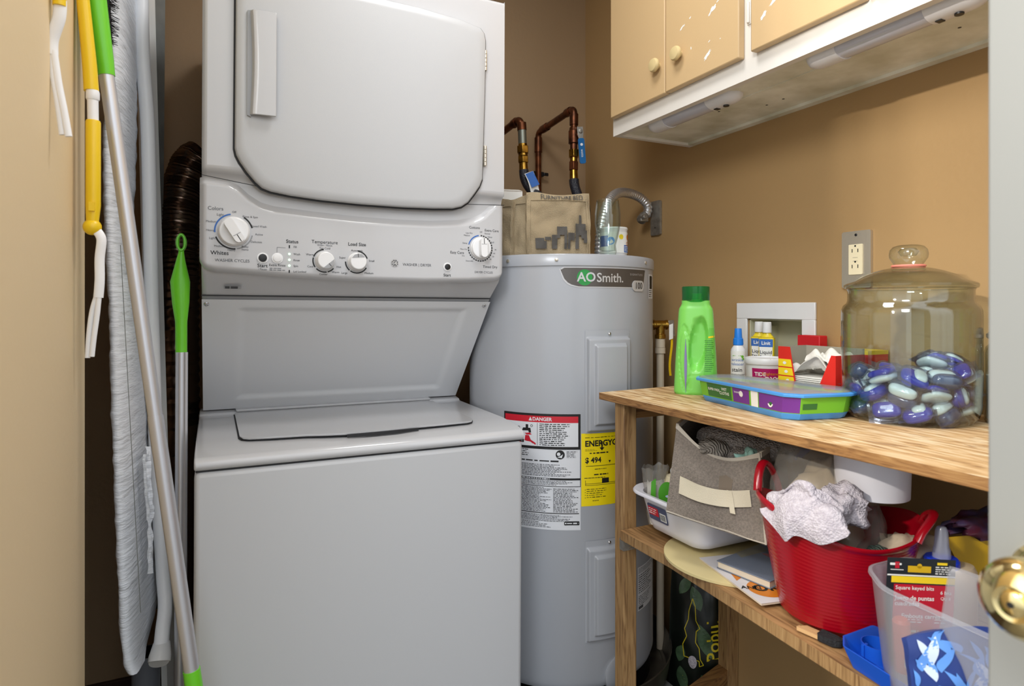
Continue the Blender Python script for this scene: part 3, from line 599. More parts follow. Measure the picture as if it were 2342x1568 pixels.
mb=MB(); mb.tube([(1.0915,1.796,1.712),(1.091,1.796,1.690)],.0125,1); mb.tube([(1.091,1.796,1.690),(1.0905,1.795,1.665)],.0185,0,6); mb.tube([(1.0905,1.795,1.664),(1.090,1.795,1.650)],.0125,0); mb.tube([(1.090,1.795,1.650),(1.090,1.795,1.622)],.0170,1,6); mb.tube([(1.090,1.795,1.622),(1.0905,1.794,1.585)],[.0135,.0145],0)
mb.build('brass_fitting',['brass','copper'],cold,bevel=.001)
pc=smooth_path([(1.0905,1.794,1.590),(1.092,1.79,1.565),(1.104,1.785,1.530),(1.120,1.775,1.505),(1.122,1.77,1.46),(1.112,1.76,1.40),(1.100,1.745,1.36)],8)
mb=MB().tube(pc,.0165,0,20)
h_=thing('flexible_hose','black flexible hose dropping from the blue handled valve','hose',(1.10,1.745,1.2985),world=True)
mb.build('hose_tube','hose',h_); MB().tube([(1.100,1.745,1.362),(1.099,1.744,1.325)],.0165,0,20).tube([(1.099,1.744,1.325),(1.099,1.744,1.2985)],.019,0,6).build('end_fitting','brass',h_,bevel=.001)
hot=pipe('hot_water_pipe','copper pipe coming from behind the dryer with brass fittings',[(.78,2.085,1.70),(.84,2.05,1.712),(.872,1.76,1.757),(.875,1.752,1.70)])
fit(MB(),(.868,1.80,1.750),(.870,1.782,1.753),.0145).build('solder_cup','copper',hot)
mb=MB(); fit(mb,(.873,1.753,1.742),(.8745,1.752,1.718),.0148); mb.tube([(.8745,1.752,1.722),(.876,1.751,1.672)],.0135,1)
mb.build('solder_joint',['copper','solder'],hot)
mb=MB(); mb.tube([(.876,1.751,1.676),(.8765,1.751,1.668)],.014,0); mb.tube([(.8765,1.751,1.668),(.877,1.751,1.646)],.0195,0,6); mb.tube([(.877,1.751,1.646),(.8775,1.75,1.636)],.0150,0); mb.tube([(.8775,1.75,1.636),(.878,1.75,1.616)],.0175,0,6);mb.tube([(.878,1.75,1.616),(.879,1.749,1.588)],[.0135,.0145],0)
mb.build('brass_fitting','brass',hot,bevel=.001)
h_=thing('flexible_hose','black flexible hose bending right behind the canvas bags','hose',(.99,1.69,1.2985),world=True)
pc=smooth_path([(.879,1.749,1.592),(.881,1.745,1.565),(.893,1.735,1.535),(.925,1.72,1.505),(.965,1.705,1.478),(.99,1.69,1.43),(.993,1.69,1.36)],8)
MB().tube(pc,.0150,0,20).build('hose_tube','hose',h_); MB().tube([(.993,1.69,1.362),(.993,1.69,1.2985)],.0175,0,6).build('end_fitting','brass',h_,bevel=.001)
tg=MB().sheet(lambda u,v:(.868+.030*u+.026*v,1.722-.004*math.sin(5*v)-.01*v,1.575-.075*v+.012*u-.01*v*u),4,8,.0006,0).sheet(lambda u,v:(.870+.026*u+.018*v,1.7195-.01*v,1.574-.042*v+.012*u),4,4,.0006,1)
tg.build('paper_tag',['paper','blue'],h_,smooth=False)
hk=MB().cbox((1.102,2.082,1.665),(.05,.022,.018)).cbox((1.135,2.07,1.665),(.02,.006,.012)).build('pipe_clip','black',cold,bevel=.002)
# metal conduit arching from the wall box to the heater
cp_=thing('flexible_conduit','shiny ribbed metal conduit arching from heater top to wall','conduit',(1.0,1.505,1.2985),world=True)
pc=smooth_path([(1.0,1.505,1.2985),(1.002,1.503,1.36),(1.02,1.515,1.42),(1.065,1.55,1.478),(1.13,1.60,1.515),(1.20,1.64,1.528),(1.26,1.66,1.522),(1.295,1.665,1.50),(1.298,1.668,1.475),(1.285,1.672,1.460)],26)
# even spacing for ribs
tot=[0]
for p,q in zip(pc,pc[1:]): tot.append(tot[-1]+(q-p).length)
n=int(tot[-1]/.0022); ev=[]; j=0
for i in range(n+1):
    s_=tot[-1]*i/n
    while j<len(tot)-2 and tot[j+1]<s_: j+=1
    ev.append(pc[j].lerp(pc[j+1],(s_-tot[j])/max(1e-9,tot[j+1]-tot[j])))
MB().tube(ev,[.0125*(1+.24*abs(math.cos(PI*i/5))) for i in range(len(ev))],0,20).build('ribbed_tube','cond',cp_)
MB().tube([(1.288,1.670,1.466),(1.268,1.662,1.447)],.0165,0,12).cbox((1.270,1.655,1.452),(.03,.02,.02)).tube([(1.262,1.66,1.455),(1.262,1.63,1.455)],.008,0,8).build('conduit_connector','zinc',cp_,bevel=.002)
wp=MB().prism(rrect(-.024,.024,-.062,.052,.006),0,.010,0,faceX(1.33,1.655,1.462))
wp.rect(-.003,.003,-.002,.002,1,faceX(1.3198,1.655,1.425))
tag(wp.build('junction_box',['zinc','black'],bevel=.002),'metal electrical box on the wall where the conduit ends','electrical box')
# ---------------------------------------------------------------- things on top of the heater
ZT=1.2990
def canvas_bag(w,h,d,pocket=True,seed=0,print_=True):
    root=thing('canvas_bag','x','bag',(0,0,0))
    rn=random.Random(seed)
    def side(sg):
        def fn(u,v):
            x=(u-.5)*w*(1+.03*math.sin(3*v)); z=h*v
            e=math.sin(PI*u)**.5*math.sin(PI*min(1,v*1.0))**.5 if 0<v<1 else 0
            wr=.010*noise.noise(Vector((x*20+seed,z*16,sg*3)))+.005*noise.noise(Vector((x*50,z*40+seed,sg)))
            return (x,sg*(d*.5*(.35+.65*(1-v)**.6)*math.sin(PI*min(max(u,.03),.97))**.35+.004*e)+wr,z+(.004*math.sin(u*7+seed) if v>.95 else 0))
        return fn
    b=MB().sheet(side(-1),26,24,.003,0); b.sheet(side(1),26,24,.003,0)
    b.sheet(lambda u,v:((-.5+.0)*w+.001, (v-.5)*d*.9*(1-.55*u), .002+u*h*.97),12,4,.002,0).sheet(lambda u,v:(.5*w-.001,(v-.5)*d*.9*(1-.55*u), .002+u*h*.97),12,4,.002,0)
    b.sheet(lambda u,v:((u-.5)*w*.96,(v-.5)*d*.8,.003),4,4,.003,0)
    b.build('bag_body','canvas',root,ang=80)
    f=side(-1)
    hem=MB().sheet(lambda u,v:tuple(Vector(f(u,.885+.115*v))+Vector((0,-.003,0))),26,3,.002,0)
    for q in (0,.94): hem.sheet(lambda u,v,q=q:tuple(Vector(f(q+.06*u,v))+Vector((0,-.003,0))),2,20,.002,0)
    hem.build('hem','canvas',root,ang=80)
    if print_:
        t=MB(); t.text('FURNITURE BED',.0165,T(.008,h*.935,0),0,bold=.012,sx=.95)
        def bl(x0,x1,z0,z1): t.grid(lambda u,v:(x0+(x1-x0)*u,z0+(z1-z0)*v,0),6,4,0)
        w2=w/2
        for x0,x1,z0,z1 in ((-.055,-.036,.014,.034),(-.052,-.030,.014,.028),(-.018,-.006,.014,.040),(-.006,.0,.034,.056),(-.006,.016,.040,.056),(.010,.016,.014,.056),(.018,.034,.030,.044),(.018,.024,.014,.030),(.036,.044,.014,.062),(.044,.050,.040,.078),(.050,.060,.034,.062),(.056,.064,.026,.050),(-.034,-.020,.030,.036)): bl(x0*1.15,x1*1.15,.010+(z0-.010)*1.4,.010+(z1-.010)*1.4)
        t.map(lambda x,y,z:tuple(Vector(f(min(max(x/w+.5,0),1),min(max(y/h,0),1)))+Vector((0,-.0080,0))))
        t.build('bag_print','print_',root,smooth=False)
    return root
bgA=canvas_bag(.168,.163,.045,seed=1); bgA['label']='tan canvas bag printed with FURNITURE BED and dark buildings'
bgA.location=(.829,1.447,ZT); bgA.rotation_euler=(0,0,R(-19)); bgA['group']='canvas bags on the heater'
bgB=canvas_bag(.10,.158,.03,seed=2,print_=False); bgB['label']='plain tan canvas bag between the dryer side bag and the printed one'; bgB['group']='canvas bags on the heater'
bgB.location=(.742,1.520,ZT); bgB.rotation_euler=(0,0,R(-62))
bgC=canvas_bag(.10,.150,.025,seed=3,print_=False); bgC['label']='plain tan canvas bag nearest the dryer on the heater'; bgC['group']='canvas bags on the heater'
bgC.location=(.704,1.548,ZT); bgC.rotation_euler=(0,0,R(-62))
def carton(w,d,h,loc,rot,label,flap=True):
    c=MB().box(-w/2,w/2,-d/2,d/2,0,h,0); 
    c.build_=None
    root=thing('white_carton',label,'box',(0,0,0)); c.build('carton_body','paper',root,bevel=.0008)
    if flap: MB().sheet(lambda u,v:(-w/2+w*u,-d/2+d*.9*v,h+.0015+.012*v),4,4,.001,0).build('flap','paper',root)
    root.location=loc; root.rotation_euler=rot; return root
carton(.066,.05,.195,(.775,1.635,ZT),(0,0,R(-12)),'white carton standing behind the canvas bags beside the dryer')
carton(.06,.03,.185,(.862,1.600,ZT),(0,0,R(-30)),'white carton under the bent hose behind the printed bag',False)
carton(.066,.022,.168,(.915,1.53,ZT),(0,0,R(-22)),'low white carton just behind the printed canvas bag',False)
gv=thing('glass_vase','clear empty glass hurricane vase on the heater beside the conduit','vase',(.957,1.400,ZT),world=True)
pr_=[(.018,0),(.022,.002),(.024,.012),(.022,.028),(.028,.050),(.0345,.085),(.0345,.115),(.030,.150)]
MB().lathe(pr_+[(.0285,.150),(.0325,.115),(.0325,.085),(.026,.052),(.020,.030),(.021,.014),(.0,.010)],0,T(.957,1.400,ZT),40,cap=(1,0)).build('vase_glass','glass',gv)
tb=thing('plastic_tub','white labelled plastic tub behind the glass vase','tub',(1.012,1.452,ZT),world=True)
tm=T(1.012,1.452,ZT)
MB().lathe([(.036,0),(.037,.003),(.0385,.076),(.040,.080),(.0385,.084),(.001,.085)],0,tm,40).build('tub_body','plastic',tb)
l=MB(); rr=math.degrees(1/.0392)
l.rect(-.062,.062,.012,.070,0,None,.0004,24).rect(-.05,-.02,.03,.06,1,None,.0008,6).rect(.028,.06,.014,.034,1,None,.0008,6).disc((.018,.056),.007,2,None,.001).disc((.048,.056),.008,3,None,.001).arc((.044,.038),.004,.006,0,360,3,None,.001,12).disc((-.012,.045),.011,4,None,.001)
l.fine(.03,.058,.016,.032,4,0,None,50,d=.0012).map(lambda s,h,d:(1.012+(.0386+d)*math.cos(R(-118+s*rr)),1.452+(.0386+d)*math.sin(R(-118+s*rr)),ZT+h)); l.build('tub_label',['paper','blue',mat('lemon','e8d030',.4),'orange','wipeblue'],tb,smooth=False)
# ================================================================ WALL CABINET
cb=thing('wall_cabinet','tan and white wall cabinet with chipped paint above the wooden shelf','cabinet',(1.19,.85,1.656),world=True)
FXc=1.045; y0,y1=.10,1.50
b=MB().box(FXc+.018,XR,y1-.018,y1,1.656,2.42).box(FXc+.018,XR,y0,y0+.018,1.656,2.42).box(FXc+.018,XR,y0,y1,2.40,2.42)
b.build('cabinet_side','cabw',cb,bevel=.0015)
f=MB().box(FXc,FXc+.018,y0,y1,1.656,1.712).box(FXc,FXc+.018,y0,y1,2.37,2.42).box(FXc,FXc+.018,y1-.022,y1,1.712,2.37).box(FXc,FXc+.018,.955,1.012,1.712,2.37).box(FXc,FXc+.018,y0,y0+.05,1.712,2.37).box(FXc,FXc+.018,.40,.46,1.712,2.37)
f.build('face_frame','cabw',cb,smooth=False)
u=MB().box(FXc+.018,XR-.022,y0+.018,y1-.018,1.664,1.672).box(XR-.022,XR,y0+.018,y1-.018,1.657,1.69).box(FXc+.1,FXc+.106,y0+.02,y1-.02,1.6625,1.664)
for x,y in ((1.24,1.12),(1.24,1.07),(1.17,1.21),(1.21,.66)): u.lathe([(.003,0),(.003,.001)],1,T(x,y,1.6635),10)
u.build('underside_board',['cabu','black'],cb,smooth=False)
def cdoor(ya,yb,knob_y,hinge=None,chips=()):
    dm=MB().box(FXc-.019,FXc-.0005,ya,yb,1.702,2.385).build('cabinet_door','tan',cb,bevel=.003)
    MB().lathe([(.0075,0),(.0075,.006),(.0095,.008),(.0095,.010),(.0165,.011),(.0175,.014),(.0175,.017),(.015,.0215),(.007,.0235)],0,faceX(FXc-.019,knob_y,1.778),32).build('door_knob','tank_',dm)
    if chips:
        c=MB()
        for (cy,cz,rx,rz,a_,sd) in chips:
            rn=random.Random(sd); pts=[]
            for k in range(18):
                t=2*PI*k/18; r=rn.uniform(.55,1.1); x,z=rx*r*math.cos(t),rz*r*math.sin(t)
                pts.append((x*math.cos(R(a_))-z*math.sin(R(a_)),x*math.sin(R(a_))+z*math.cos(R(a_))))
            c.poly(pts,0,faceX(FXc-.0193,cy,cz))
        c.build('paint_chips','paper',dm,smooth=False)
    return dm
cdoor(1.249,1.487,1.272)
cdoor(1.003,1.246,1.190,chips=((1.098,1.742,.016,.0055,38,1),(1.080,1.842,.011,.006,30,2),(1.090,1.834,.006,.003,30,3),(1.064,1.853,.006,.002,30,4),(1.050,1.858,.002,.005,0,5),(1.043,1.862,.002,.005,0,6),(1.185,1.840,.011,.003,35,7),(1.176,1.843,.004,.0018,35,8),(1.155,1.853,.005,.002,30,9),(1.152,1.779,.002,.004,10,10),(1.092,1.772,.004,.0014,30,11),(1.057,1.765,.002,.0015,0,12)))
cdoor(.716,.970,.785,chips=((.905,1.788,.022,.006,40,13),(.935,1.765,.012,.005,45,14),(.885,1.806,.008,.003,40,15),(.93,1.80,.003,.002,40,16)))
cdoor(.468,.706,.63)
hg=MB()
for yy in (.990,.976):
    hg.lathe([(.0035,0),(.0035,.045)],0,T(FXc-.004,yy,1.775),12).cbox((FXc-.001,yy,1.797),(.003,.010,.05))
hg.build('cabinet_hinge','cabw',cb,bevel=.001)
def bar_light(ya,yb,label):
    root=thing('cabinet_light',label,'light',(1.105,(ya+yb)/2,1.6635),world=True,group='bar lights under the cabinet')
    w=.030
    def body(p0,p1,r,h,nm,m,ends):
        n=24; rr=[]
        for i in range(n+1):
            t=i/n; y=p0+(p1-p0)*t
            e=1.0
            if ends[0] and t<.35: e=math.sqrt(max(0,1-((.35-t)/.35)**2))
            if ends[1] and t>.65: e=math.sqrt(max(0,1-((t-.65)/.35)**2))
            e=max(e,.05)
            rr.append([(1.103+r*e*math.cos(R(180+180*k/12)), y, 1.664+h*(.35+.65*e)*math.sin(R(180+180*k/12))) for k in range(13)])
        return MB().rings(rr,0).build(nm,m,root)
    L_=yb-ya
    body(yb-.075,yb,w,.021,'end_cap','lightw',(0,1))
    ec=body(ya,ya+.085,w,.021,'end_cap','lightw',(1,0))
    body(ya+.083,yb-.073,w-.002,.019,'lens','lens',(0,0))
    MB().lathe([(.007,0),(.007,.003)],0,T(1.103,ya+.042,1.6405),16).cbox((1.103,ya+.072,1.6425),(.012,.010,.002)).build('sensor','black',root)
    return root
bar_light(1.075,1.395,'white bar light under the cabinet, nearest the heater')
bar_light(.560,.885,'longer white bar light under the cabinet, beside the white door')
# ================================================================ WALL OUTLETS
ot=thing('wall_outlet','metal wall plate with cream double outlet behind the big glass jar','outlet',(1.322,.940,1.205),world=True)
FO=faceX(XR,.940,1.270)
MB().prism(rrect(-.0355,.0355,-.065,.065,.005),0,.008,0,FO).lathe([(.0035,.008),(.003,.0095)],1,FO@T(0,.056,0),12).lathe([(.0035,.008),(.003,.0095)],1,FO@T(0,-.056,0),12).build('cover_plate',['steel','black'],ot,bevel=.003)
s_=MB().prism(rrect(-.0165,.0165,-.0345,.0345,.002),.007,.0105,0,FO)
for zz in (.018,-.018):
    s_.rect(-.0085,-.0065,zz-.002,zz+.006,1,FO,.0108).rect(.0055,.0075,zz-.002,zz+.006,1,FO,.0108).disc((0,zz+.0125 if zz>0 else zz+.0125),.0022,1,FO,.0108,12)
s_.rect(-.006,.006,.004,.0045,2,FO,.0108).rect(-.006,.006,-.004,-.0035,2,FO,.0108)
s_.build('receptacle',['cream','black','ink'],ot,smooth=False)
wb=thing('washer_outlet_box','white square washer outlet box recessed in the tan wall','outlet box',(1.33,1.174,.985),world=True)
b=MB(); oy0,oy1,oz1=1.084,1.266,1.134; iy0,iy1=1.090,1.260
xo=XR-.004
b.box(xo-.004,xo+.003,1.048,1.300,1.1295,1.1725).box(xo-.004,xo+.003,1.048,1.086,.97,1.1295).box(xo-.004,xo+.003,1.264,1.300,.97,1.1295).box(xo-.004,xo+.003,1.086,1.264,.97,.995)
b.build('box_frame','plastic',wb,bevel=.0015)
b=MB().box(XR+.078,XR+.082,HY0+.001,HY1-.001,HZ0+.001,HZ1-.001).box(XR+.001,XR+.078,HY1-.004,HY1-.001,HZ0+.001,HZ1-.001).box(XR+.001,XR+.078,HY0+.001,HY0+.004,HZ0+.001,HZ1-.001).box(XR+.001,XR+.078,HY0+.001,HY1-.001,HZ1-.004,HZ1-.001).box(XR+.001,XR+.078,HY0+.001,HY1-.001,HZ0+.001,HZ0+.004).box(XR+.05,XR+.078,HY1-.030,HY1-.004,HZ0+.004,HZ1-.020)
b.build('box_recess',mat('old_white_plastic','cfccb0',.5),wb,smooth=False)
MB().text('OATEY',.014,faceX(xo-.0045,1.178,1.150)).build('embossed_name','plastic',wb,smooth=False)
MB().lathe([(.0035,0),(.002,.004)],0,faceX(XR+.0775,1.155,1.086),10).build('screw','black',wb)
# ================================================================ WOODEN SHELF UNIT
ZS=.955; ZL=.650
sh=thing('shelf_unit','rough pine shelf unit with two boards against the right wall','shelf',(1.08,.75,0),world=True)
MB().prism([(.838,1.263),(.838,.05),(1.328,.05),(1.328,1.30)],.9385,ZS,1,None,0).build('shelf_board',['pine','pineend'],sh,bevel=.0015)
def lowz(y): return ZL-.030*max(0,(1.1-y))*.0
MB().prism([(.838,1.176),(.838,1.0),(.806,.58),(.790,.05),(1.328,.05),(1.328,1.20),(.886,1.176)],ZL-.022,ZL,1,None,0).build('shelf_board',['pine2','post'],sh,bevel=.0015)
for (x0,x1,ya,yb) in ((.850,.886,1.178,1.214),(1.289,1.3295,1.30,1.337),(.850,.886,.06,.096),(1.289,1.325,.06,.096)):
    MB().box(x0,x1,ya,yb,0,.9385).build('post','post',sh,bevel=.002)
MB().box(.886,1.289,1.192,1.212,.592,.628).build('cross_rail','rail',sh,bevel=.0015)
MB().prism([(1.289,1.30),(1.289,1.335),(.886,1.214),(.886,1.18)],.110,.150,0).build('cross_rail','rail',sh,bevel=.0015)
MB().box(.89,1.289,1.19,1.215,.90,.9385).build('cross_rail','rail',sh,bevel=.0015)
bk=MB().box(.8495,.906,1.1762,1.178,.600,.626).box(.848,.850,1.1765,1.192,.600,.626)
rn=random.Random(3)
for k in range(14): bk.cbox((rn.uniform(.853,.902),1.1758,rn.uniform(.603,.623)),(.006,.001,.0015),1)
bk.build('mending_plate',['zinc','chrome'],sh,smooth=False)
# ================================================================ ON THE UPPER BOARD
# detergent bottle
db_=thing('detergent_bottle','tall lime green detergent bottle with a see-through green cap','bottle',(0,0,0))
def prof(z):
    a_=interp([(0,.0475),(.004,.0505),(.03,.0495),(.09,.0465),(.15,.0425),(.19,.0400),(.203,.0385),(.209,.0345),(.214,.0325),(.221,.0325)],z)
    b_=interp([(0,.029),(.004,.0315),(.12,.030),(.17,.027),(.203,.0245),(.209,.0235),(.221,.0235)],z)
    return a_,b_
def db(u,v):
    z=.2215*v; a_,b_=prof(z); t=2*PI*u; c,s_=math.cos(t),math.sin(t); e=.62
    x=a_*abs(c)**e*(1 if c>0 else -1); y=b_*abs(s_)**e*(1 if s_>0 else -1)
    # finger recess and the grip beside it
    q=((x-.004-.10*(z-.1))/.021)**2+((z-.118)/.068)**2
    if q<1 : y*=1-.62*min(1,(1-q)*2.2)
    q2=((x+.024+.03*(z-.08))/.011)**2+((z-.085)/.062)**2
    if 1<q2<1.7 and y<0 and x<-.008: y*=.93
    return (x,y,z)
b=MB().grid(db,110,90,0); b.add([db(i/110,0) for i in range(110)],[tuple(reversed(range(110)))],0); b.add([db(i/110,1) for i in range(110)],[tuple(range(110))],0)
bd=b.build('bottle_body','green',db_,ang=60)
b=MB().sheet(lambda u,v:(-.0215-.006*v*0-.0015+.0030*(u-.5)*math.sin(PI*min(max(v,.03),.97))*2, -prof(.006+.125*v)[1]*.985-.0012, .006+.125*v),2,20,.0012,0)
b.build('level_strip','purple',bd,smooth=False)
def dbl(x,z): a_,b_=prof(z); return (x,-b_*(max(0,1-(abs(x)/a_)**3.2))**(1/3.2)-.0008,z)
b=MB().grid(lambda u,v:dbl(.012+.030*(v**.8)*(1)+(.0425-.012-.030*(v**.8))*u*1.0,.022+.13*v),6,20,0)
b.fine(0,.9,0,.7,17,1,None,61,h=.35).v
n0=len(b.v)
t_=MB().fine(.0,1,.0,1,17,0,None,61,h=.35)
t_.v=[dbl(.020+.022*x*(.95) if 1 else 0,.055+.075*y) for x,y,z in t_.v]; t_.v=[(x,y-.0006,z) for x,y,z in t_.v]
b=MB().grid(lambda u,v:dbl(.014+.016*v+(.0425-.014-.016*v)*u,.022+.135*v),6,20,0); b.v+=[]; k=len(b.v); b.v+=t_.v; b.f+=[tuple(i+k for i in f_) for f_ in t_.f]; b.mi+=[1]*len(t_.f)
b.grid(lambda u,v:tuple(Vector(dbl(.028+.0145*u,.1335+.004*v+.002*u))+Vector((0,-.0006,0))),4,1,2)
b.build('side_label',['greenlab','wipedk','yelp'],bd,smooth=False)
MB().lathe([(.026,.218),(.0305,.2215),(.0315,.2235),(.0318,.254),(.030,.255),(.0303,.224)],0,T(0,0,0),40,cap=(0,0)).lathe([(.0,.2545),(.030,.2545)],0,None,40,cap=(0,0)).build('measuring_cap','gcap',db_)
MB().lathe([(.0125,.2215),(.0125,.226),(.0115,.238),(.0105,.2385)],0,T(.003,0,0),24).build('spout','green',db_)
db_.location=(1.036,1.147,ZS); db_.rotation_euler=(0,0,R(-42)+0)
# spray bottle with blue cap
sp=thing('spray_bottle','small white spray bottle with a bright blue cap beside the outlet box','bottle',(1.216,1.19,ZS),world=True)
X=T(1.216,1.19,ZS)
MB().lathe([(.0165,0),(.018,.002),(.0182,.092),(.0175,.098),(.012,.107),(.0105,.109),(.0105,.111)],0,X,32).build('bottle_body','plastic',sp)
MB().lathe([(.0112,.108),(.0128,.110),(.0120,.125),(.0098,.127),(.0085,.150),(.0080,.1515)],0,X,32).build('cap','bluecap',sp)
def wrap(mb,cx,cy,cz,r,a0):
    k=math.degrees(1/r); return mb.map(lambda s,h,d:(cx+(r+d)*math.cos(R(a0+s*k)),cy+(r+d)*math.sin(R(a0+s*k)),cz+h))
l=MB(); l.rect(-.026,.026,.004,.094,0,None,.0003,16)
l.text('wrinkle\nreleaser',.0105,T(-.002,.066,.0006),1).text('stain',.0145,T(-.003,.046,.0006),3,bold=.01).text('remover',.0105,T(-.001,.034,.0006),3).fine(-.014,.010,.080,.084,1,2,None,70,d=.0006)
l.disc((.011,.080),.0035,2,None,.0006).disc((.013,.074),.0030,2,None,.0006).rect(-.016,-.002,.018,.026,1,None,.0006).disc((.009,.024),.0050,1,None,.0006).disc((.015,.024),.0045,1,None,.0006)
wrap(l,1.216,1.19,ZS,.0183,-137).build('bottle_label',['paper','blue','wipegreen','inkb'],sp,smooth=False)
# magenta labelled tub
tb=thing('stain_remover_tub','round white tub with magenta label behind the clear lidded box','tub',(1.213,1.098,ZS),world=True)
X=T(1.213,1.098,ZS)
MB().lathe([(.042,0),(.043,.002),(.0465,.070),(.0465,.072)],0,X,48).build('tub_body','plastic',tb)
MB().lathe([(.0485,.068),(.0495,.070),(.0495,.080),(.048,.083),(.0455,.084),(.044,.0805),(.001,.0805)],0,X,48).cbox((-.02,-.035,.0815),(.018,.010,.003),0,X).build('tub_lid','plastic',tb,bevel=.0005)
l=MB(); l.rect(-.034,.05,.006,.060,0,None,.0006,24).text('TIDE',.0125,T(-.014,.046,.0009),1,bold=.02).text('Brighteners',.0095,T(.0125,.0475,.0009),2,bold=.015).text('OXY',.0165,T(.012,.034,.0009),1,bold=.02)
k_=math.degrees(1/.0455); l.map(lambda s,h,d:(1.213+(.0430+.05*h+d)*math.cos(R(-137+s*k_)),1.098+(.0430+.05*h+d)*math.sin(R(-137+s*k_)),ZS+h)).build('tub_label',['magenta','paper','orange'],tb,smooth=False)
# two yellow starch bottles
def ybottle(x,y,rot,label):
    r_=thing('starch_bottle',label,'bottle',(0,0,0),group='yellow bottles by the outlet box')
    MB().prism(rrect(-.019,.019,-.011,.011,.005),0,.036,1).prism(rrect(-.0195,.0195,-.0115,.0115,.005),.036,.052,2).prism(rrect(-.019,.019,-.011,.011,.005),.052,.128,0).lathe([(.017,.128),(.0095,.138),(.0095,.142)],0,None,24,sy=.7).build('bottle_body',['yell','blue','redp2'],r_,bevel=.002)
    MB().lathe([(.0110,.1405),(.0115,.143),(.0105,.167),(.009,.168)],0,None,24).build('cap','plastic',r_)
    l=MB(); Q_=faceY(0,-.0114,0); l.rect(-.017,.017,.104,.124,1,Q_,.0002).rect(-.016,.016,.060,.104,0,Q_,.0002).text('Linit',.0125,Q_@T(0,.1135,.0006),0,bold=.02).text('Liquid\nStarch',.0125,Q_@T(0,.084,.0006),2,bold=.01)
    l.disc((-.003,.030),.0085,1,Q_,.0004,20,.6)
    l.build('bottle_label',['paper','blue','inkb'],r_,smooth=False)
    r_.location=(x,y,ZS); r_.rotation_euler=(0,0,R(rot)); return r_
ybottle(1.283,1.158,-62,'yellow starch bottle with white cap in front of the outlet box')
ybottle(1.297,1.197,-62,'yellow bottle half hidden behind the other starch bottle')
tag(MB().lathe([(.017,0),(.018,.002),(.018,.098),(.016,.104),(.001,.105)],0,T(1.30,1.100,ZS),28).build('green_jar',mat('dark_green','2e7a4a',.35)),'small green jar between starch bottle and red box','jar')
tag(MB().box(-.014,.014,-.031,.031,0,.138).map(lambda x,y,z:(1.303+x-.0+.0,1.040+y,ZS+z)).build('red_box','redp2',bevel=.002),'plain red box standing behind the dryer sheets','box')
# dryer sheets box, front cut open
bx=thing('dryer_sheets_box','open red and yellow box full of white dryer sheets','box',(1.155,.905,ZS),world=True)
ya,yb,xa,xb,h=.833,.972,1.112,1.198,.121
F_=faceX(xa,0,ZS)      # local x = -y
b=MB()
def pl(pts,d0,d1,m): 
    b.prism([(-y,z) for y,z in pts],d0,d1,m,F_)
pl([(yb,0),(yb,h),(yb-.030,h),(yb-.048,.030),(yb-.060,.0)],0,.0012,0)
pl([(ya,0),(ya,h-.012),(ya+.010,h-.012),(ya+.045,.028),(ya+.06,.0)],0,.0012,0)
pl([(ya+.045,0),(ya+.045,.012),(yb-.05,.012),(yb-.05,0)],0,.0012,0)
b.box(xb-.0012,xb,ya,yb,ZS,ZS+h,3).box(xa,xb,yb-.0012,yb,ZS,ZS+h,3).box(xa,xb,ya,ya+.0012,ZS,ZS+h-.012,0).box(xa,xb,ya,yb,ZS,ZS+.0012,3)
for i in range(3):
    z0=.078-.0185*i; e=.0315+.0035*(i)
    b.prism([(-yb+.0005,z0),(-yb+.0005,z0+.016),(-yb+e+.001,z0+.016),(-yb+e+.0045,z0)],.0012,.0016,1,F_)
    b.disc((-yb+.017+.004*i,z0+.008),.0045,2,F_,.0019,14,.7)
b.text('1 pack = 1 load',.0068,F_@T(-ya-.017,.012,.0016),1,bold=.02)
b.build('carton',['redp','yelp','paper','board'],bx,smooth=False)
ss=MB(); n=16
ss.grid(lambda u,v:(0,0,0),1,1,0); ss.v=[];ss.f=[];ss.mi=[]
rn=random.Random(4)
for k in range(n):
    zz=ZS+.003+k*.0036; o_=rn.uniform(-.002,.002)
    ss.box(xa+.006+o_,xb-.004,ya+.004,yb-.004,zz,zz+.0027)
tag(ss.build('folded_sheets','sheet',None,bevel=.001),'stack of folded white dryer sheets in the open red box','dryer sheets',kind='stuff')
def crumple(x0,x1,ya_,yb_,z0,sd,amp=.022):
    return MB().sheet(lambda u,v:(x0+(x1-x0)*u,ya_+(yb_-ya_)*v,z0+amp*abs(noise.noise(Vector((u*2.1+sd,v*2.4,sd))))*2.4+.012*math.sin(PI*u)*math.sin(PI*v)),20,26,.0012,0)
tag(crumple(xa+.005,xb-.006,ya+.006,yb-.010,ZS+.0635,3.3,.024).build('crumpled_sheet','sheet',ang=80),'crumpled white dryer sheet lying on top of the stack','dryer sheet')
tag(crumple(xa+.02,xb-.006,ya+.004,yb-.05,ZS+.083,7.1,.022).build('crumpled_sheet','sheet',ang=80),'upper crumpled dryer sheet peeking up beside the glass jar','dryer sheet')
r2=MB().box(1.255,1.322,.865,.985,ZS,ZS+.112,0).box(1.2545,1.3225,.8645,.9855,ZS+.104,ZS+.1125,1)
tag(r2.build('carton_box',['redp','yelp'],smooth=False),'red box with yellow top edge seen through the glass jar','box')
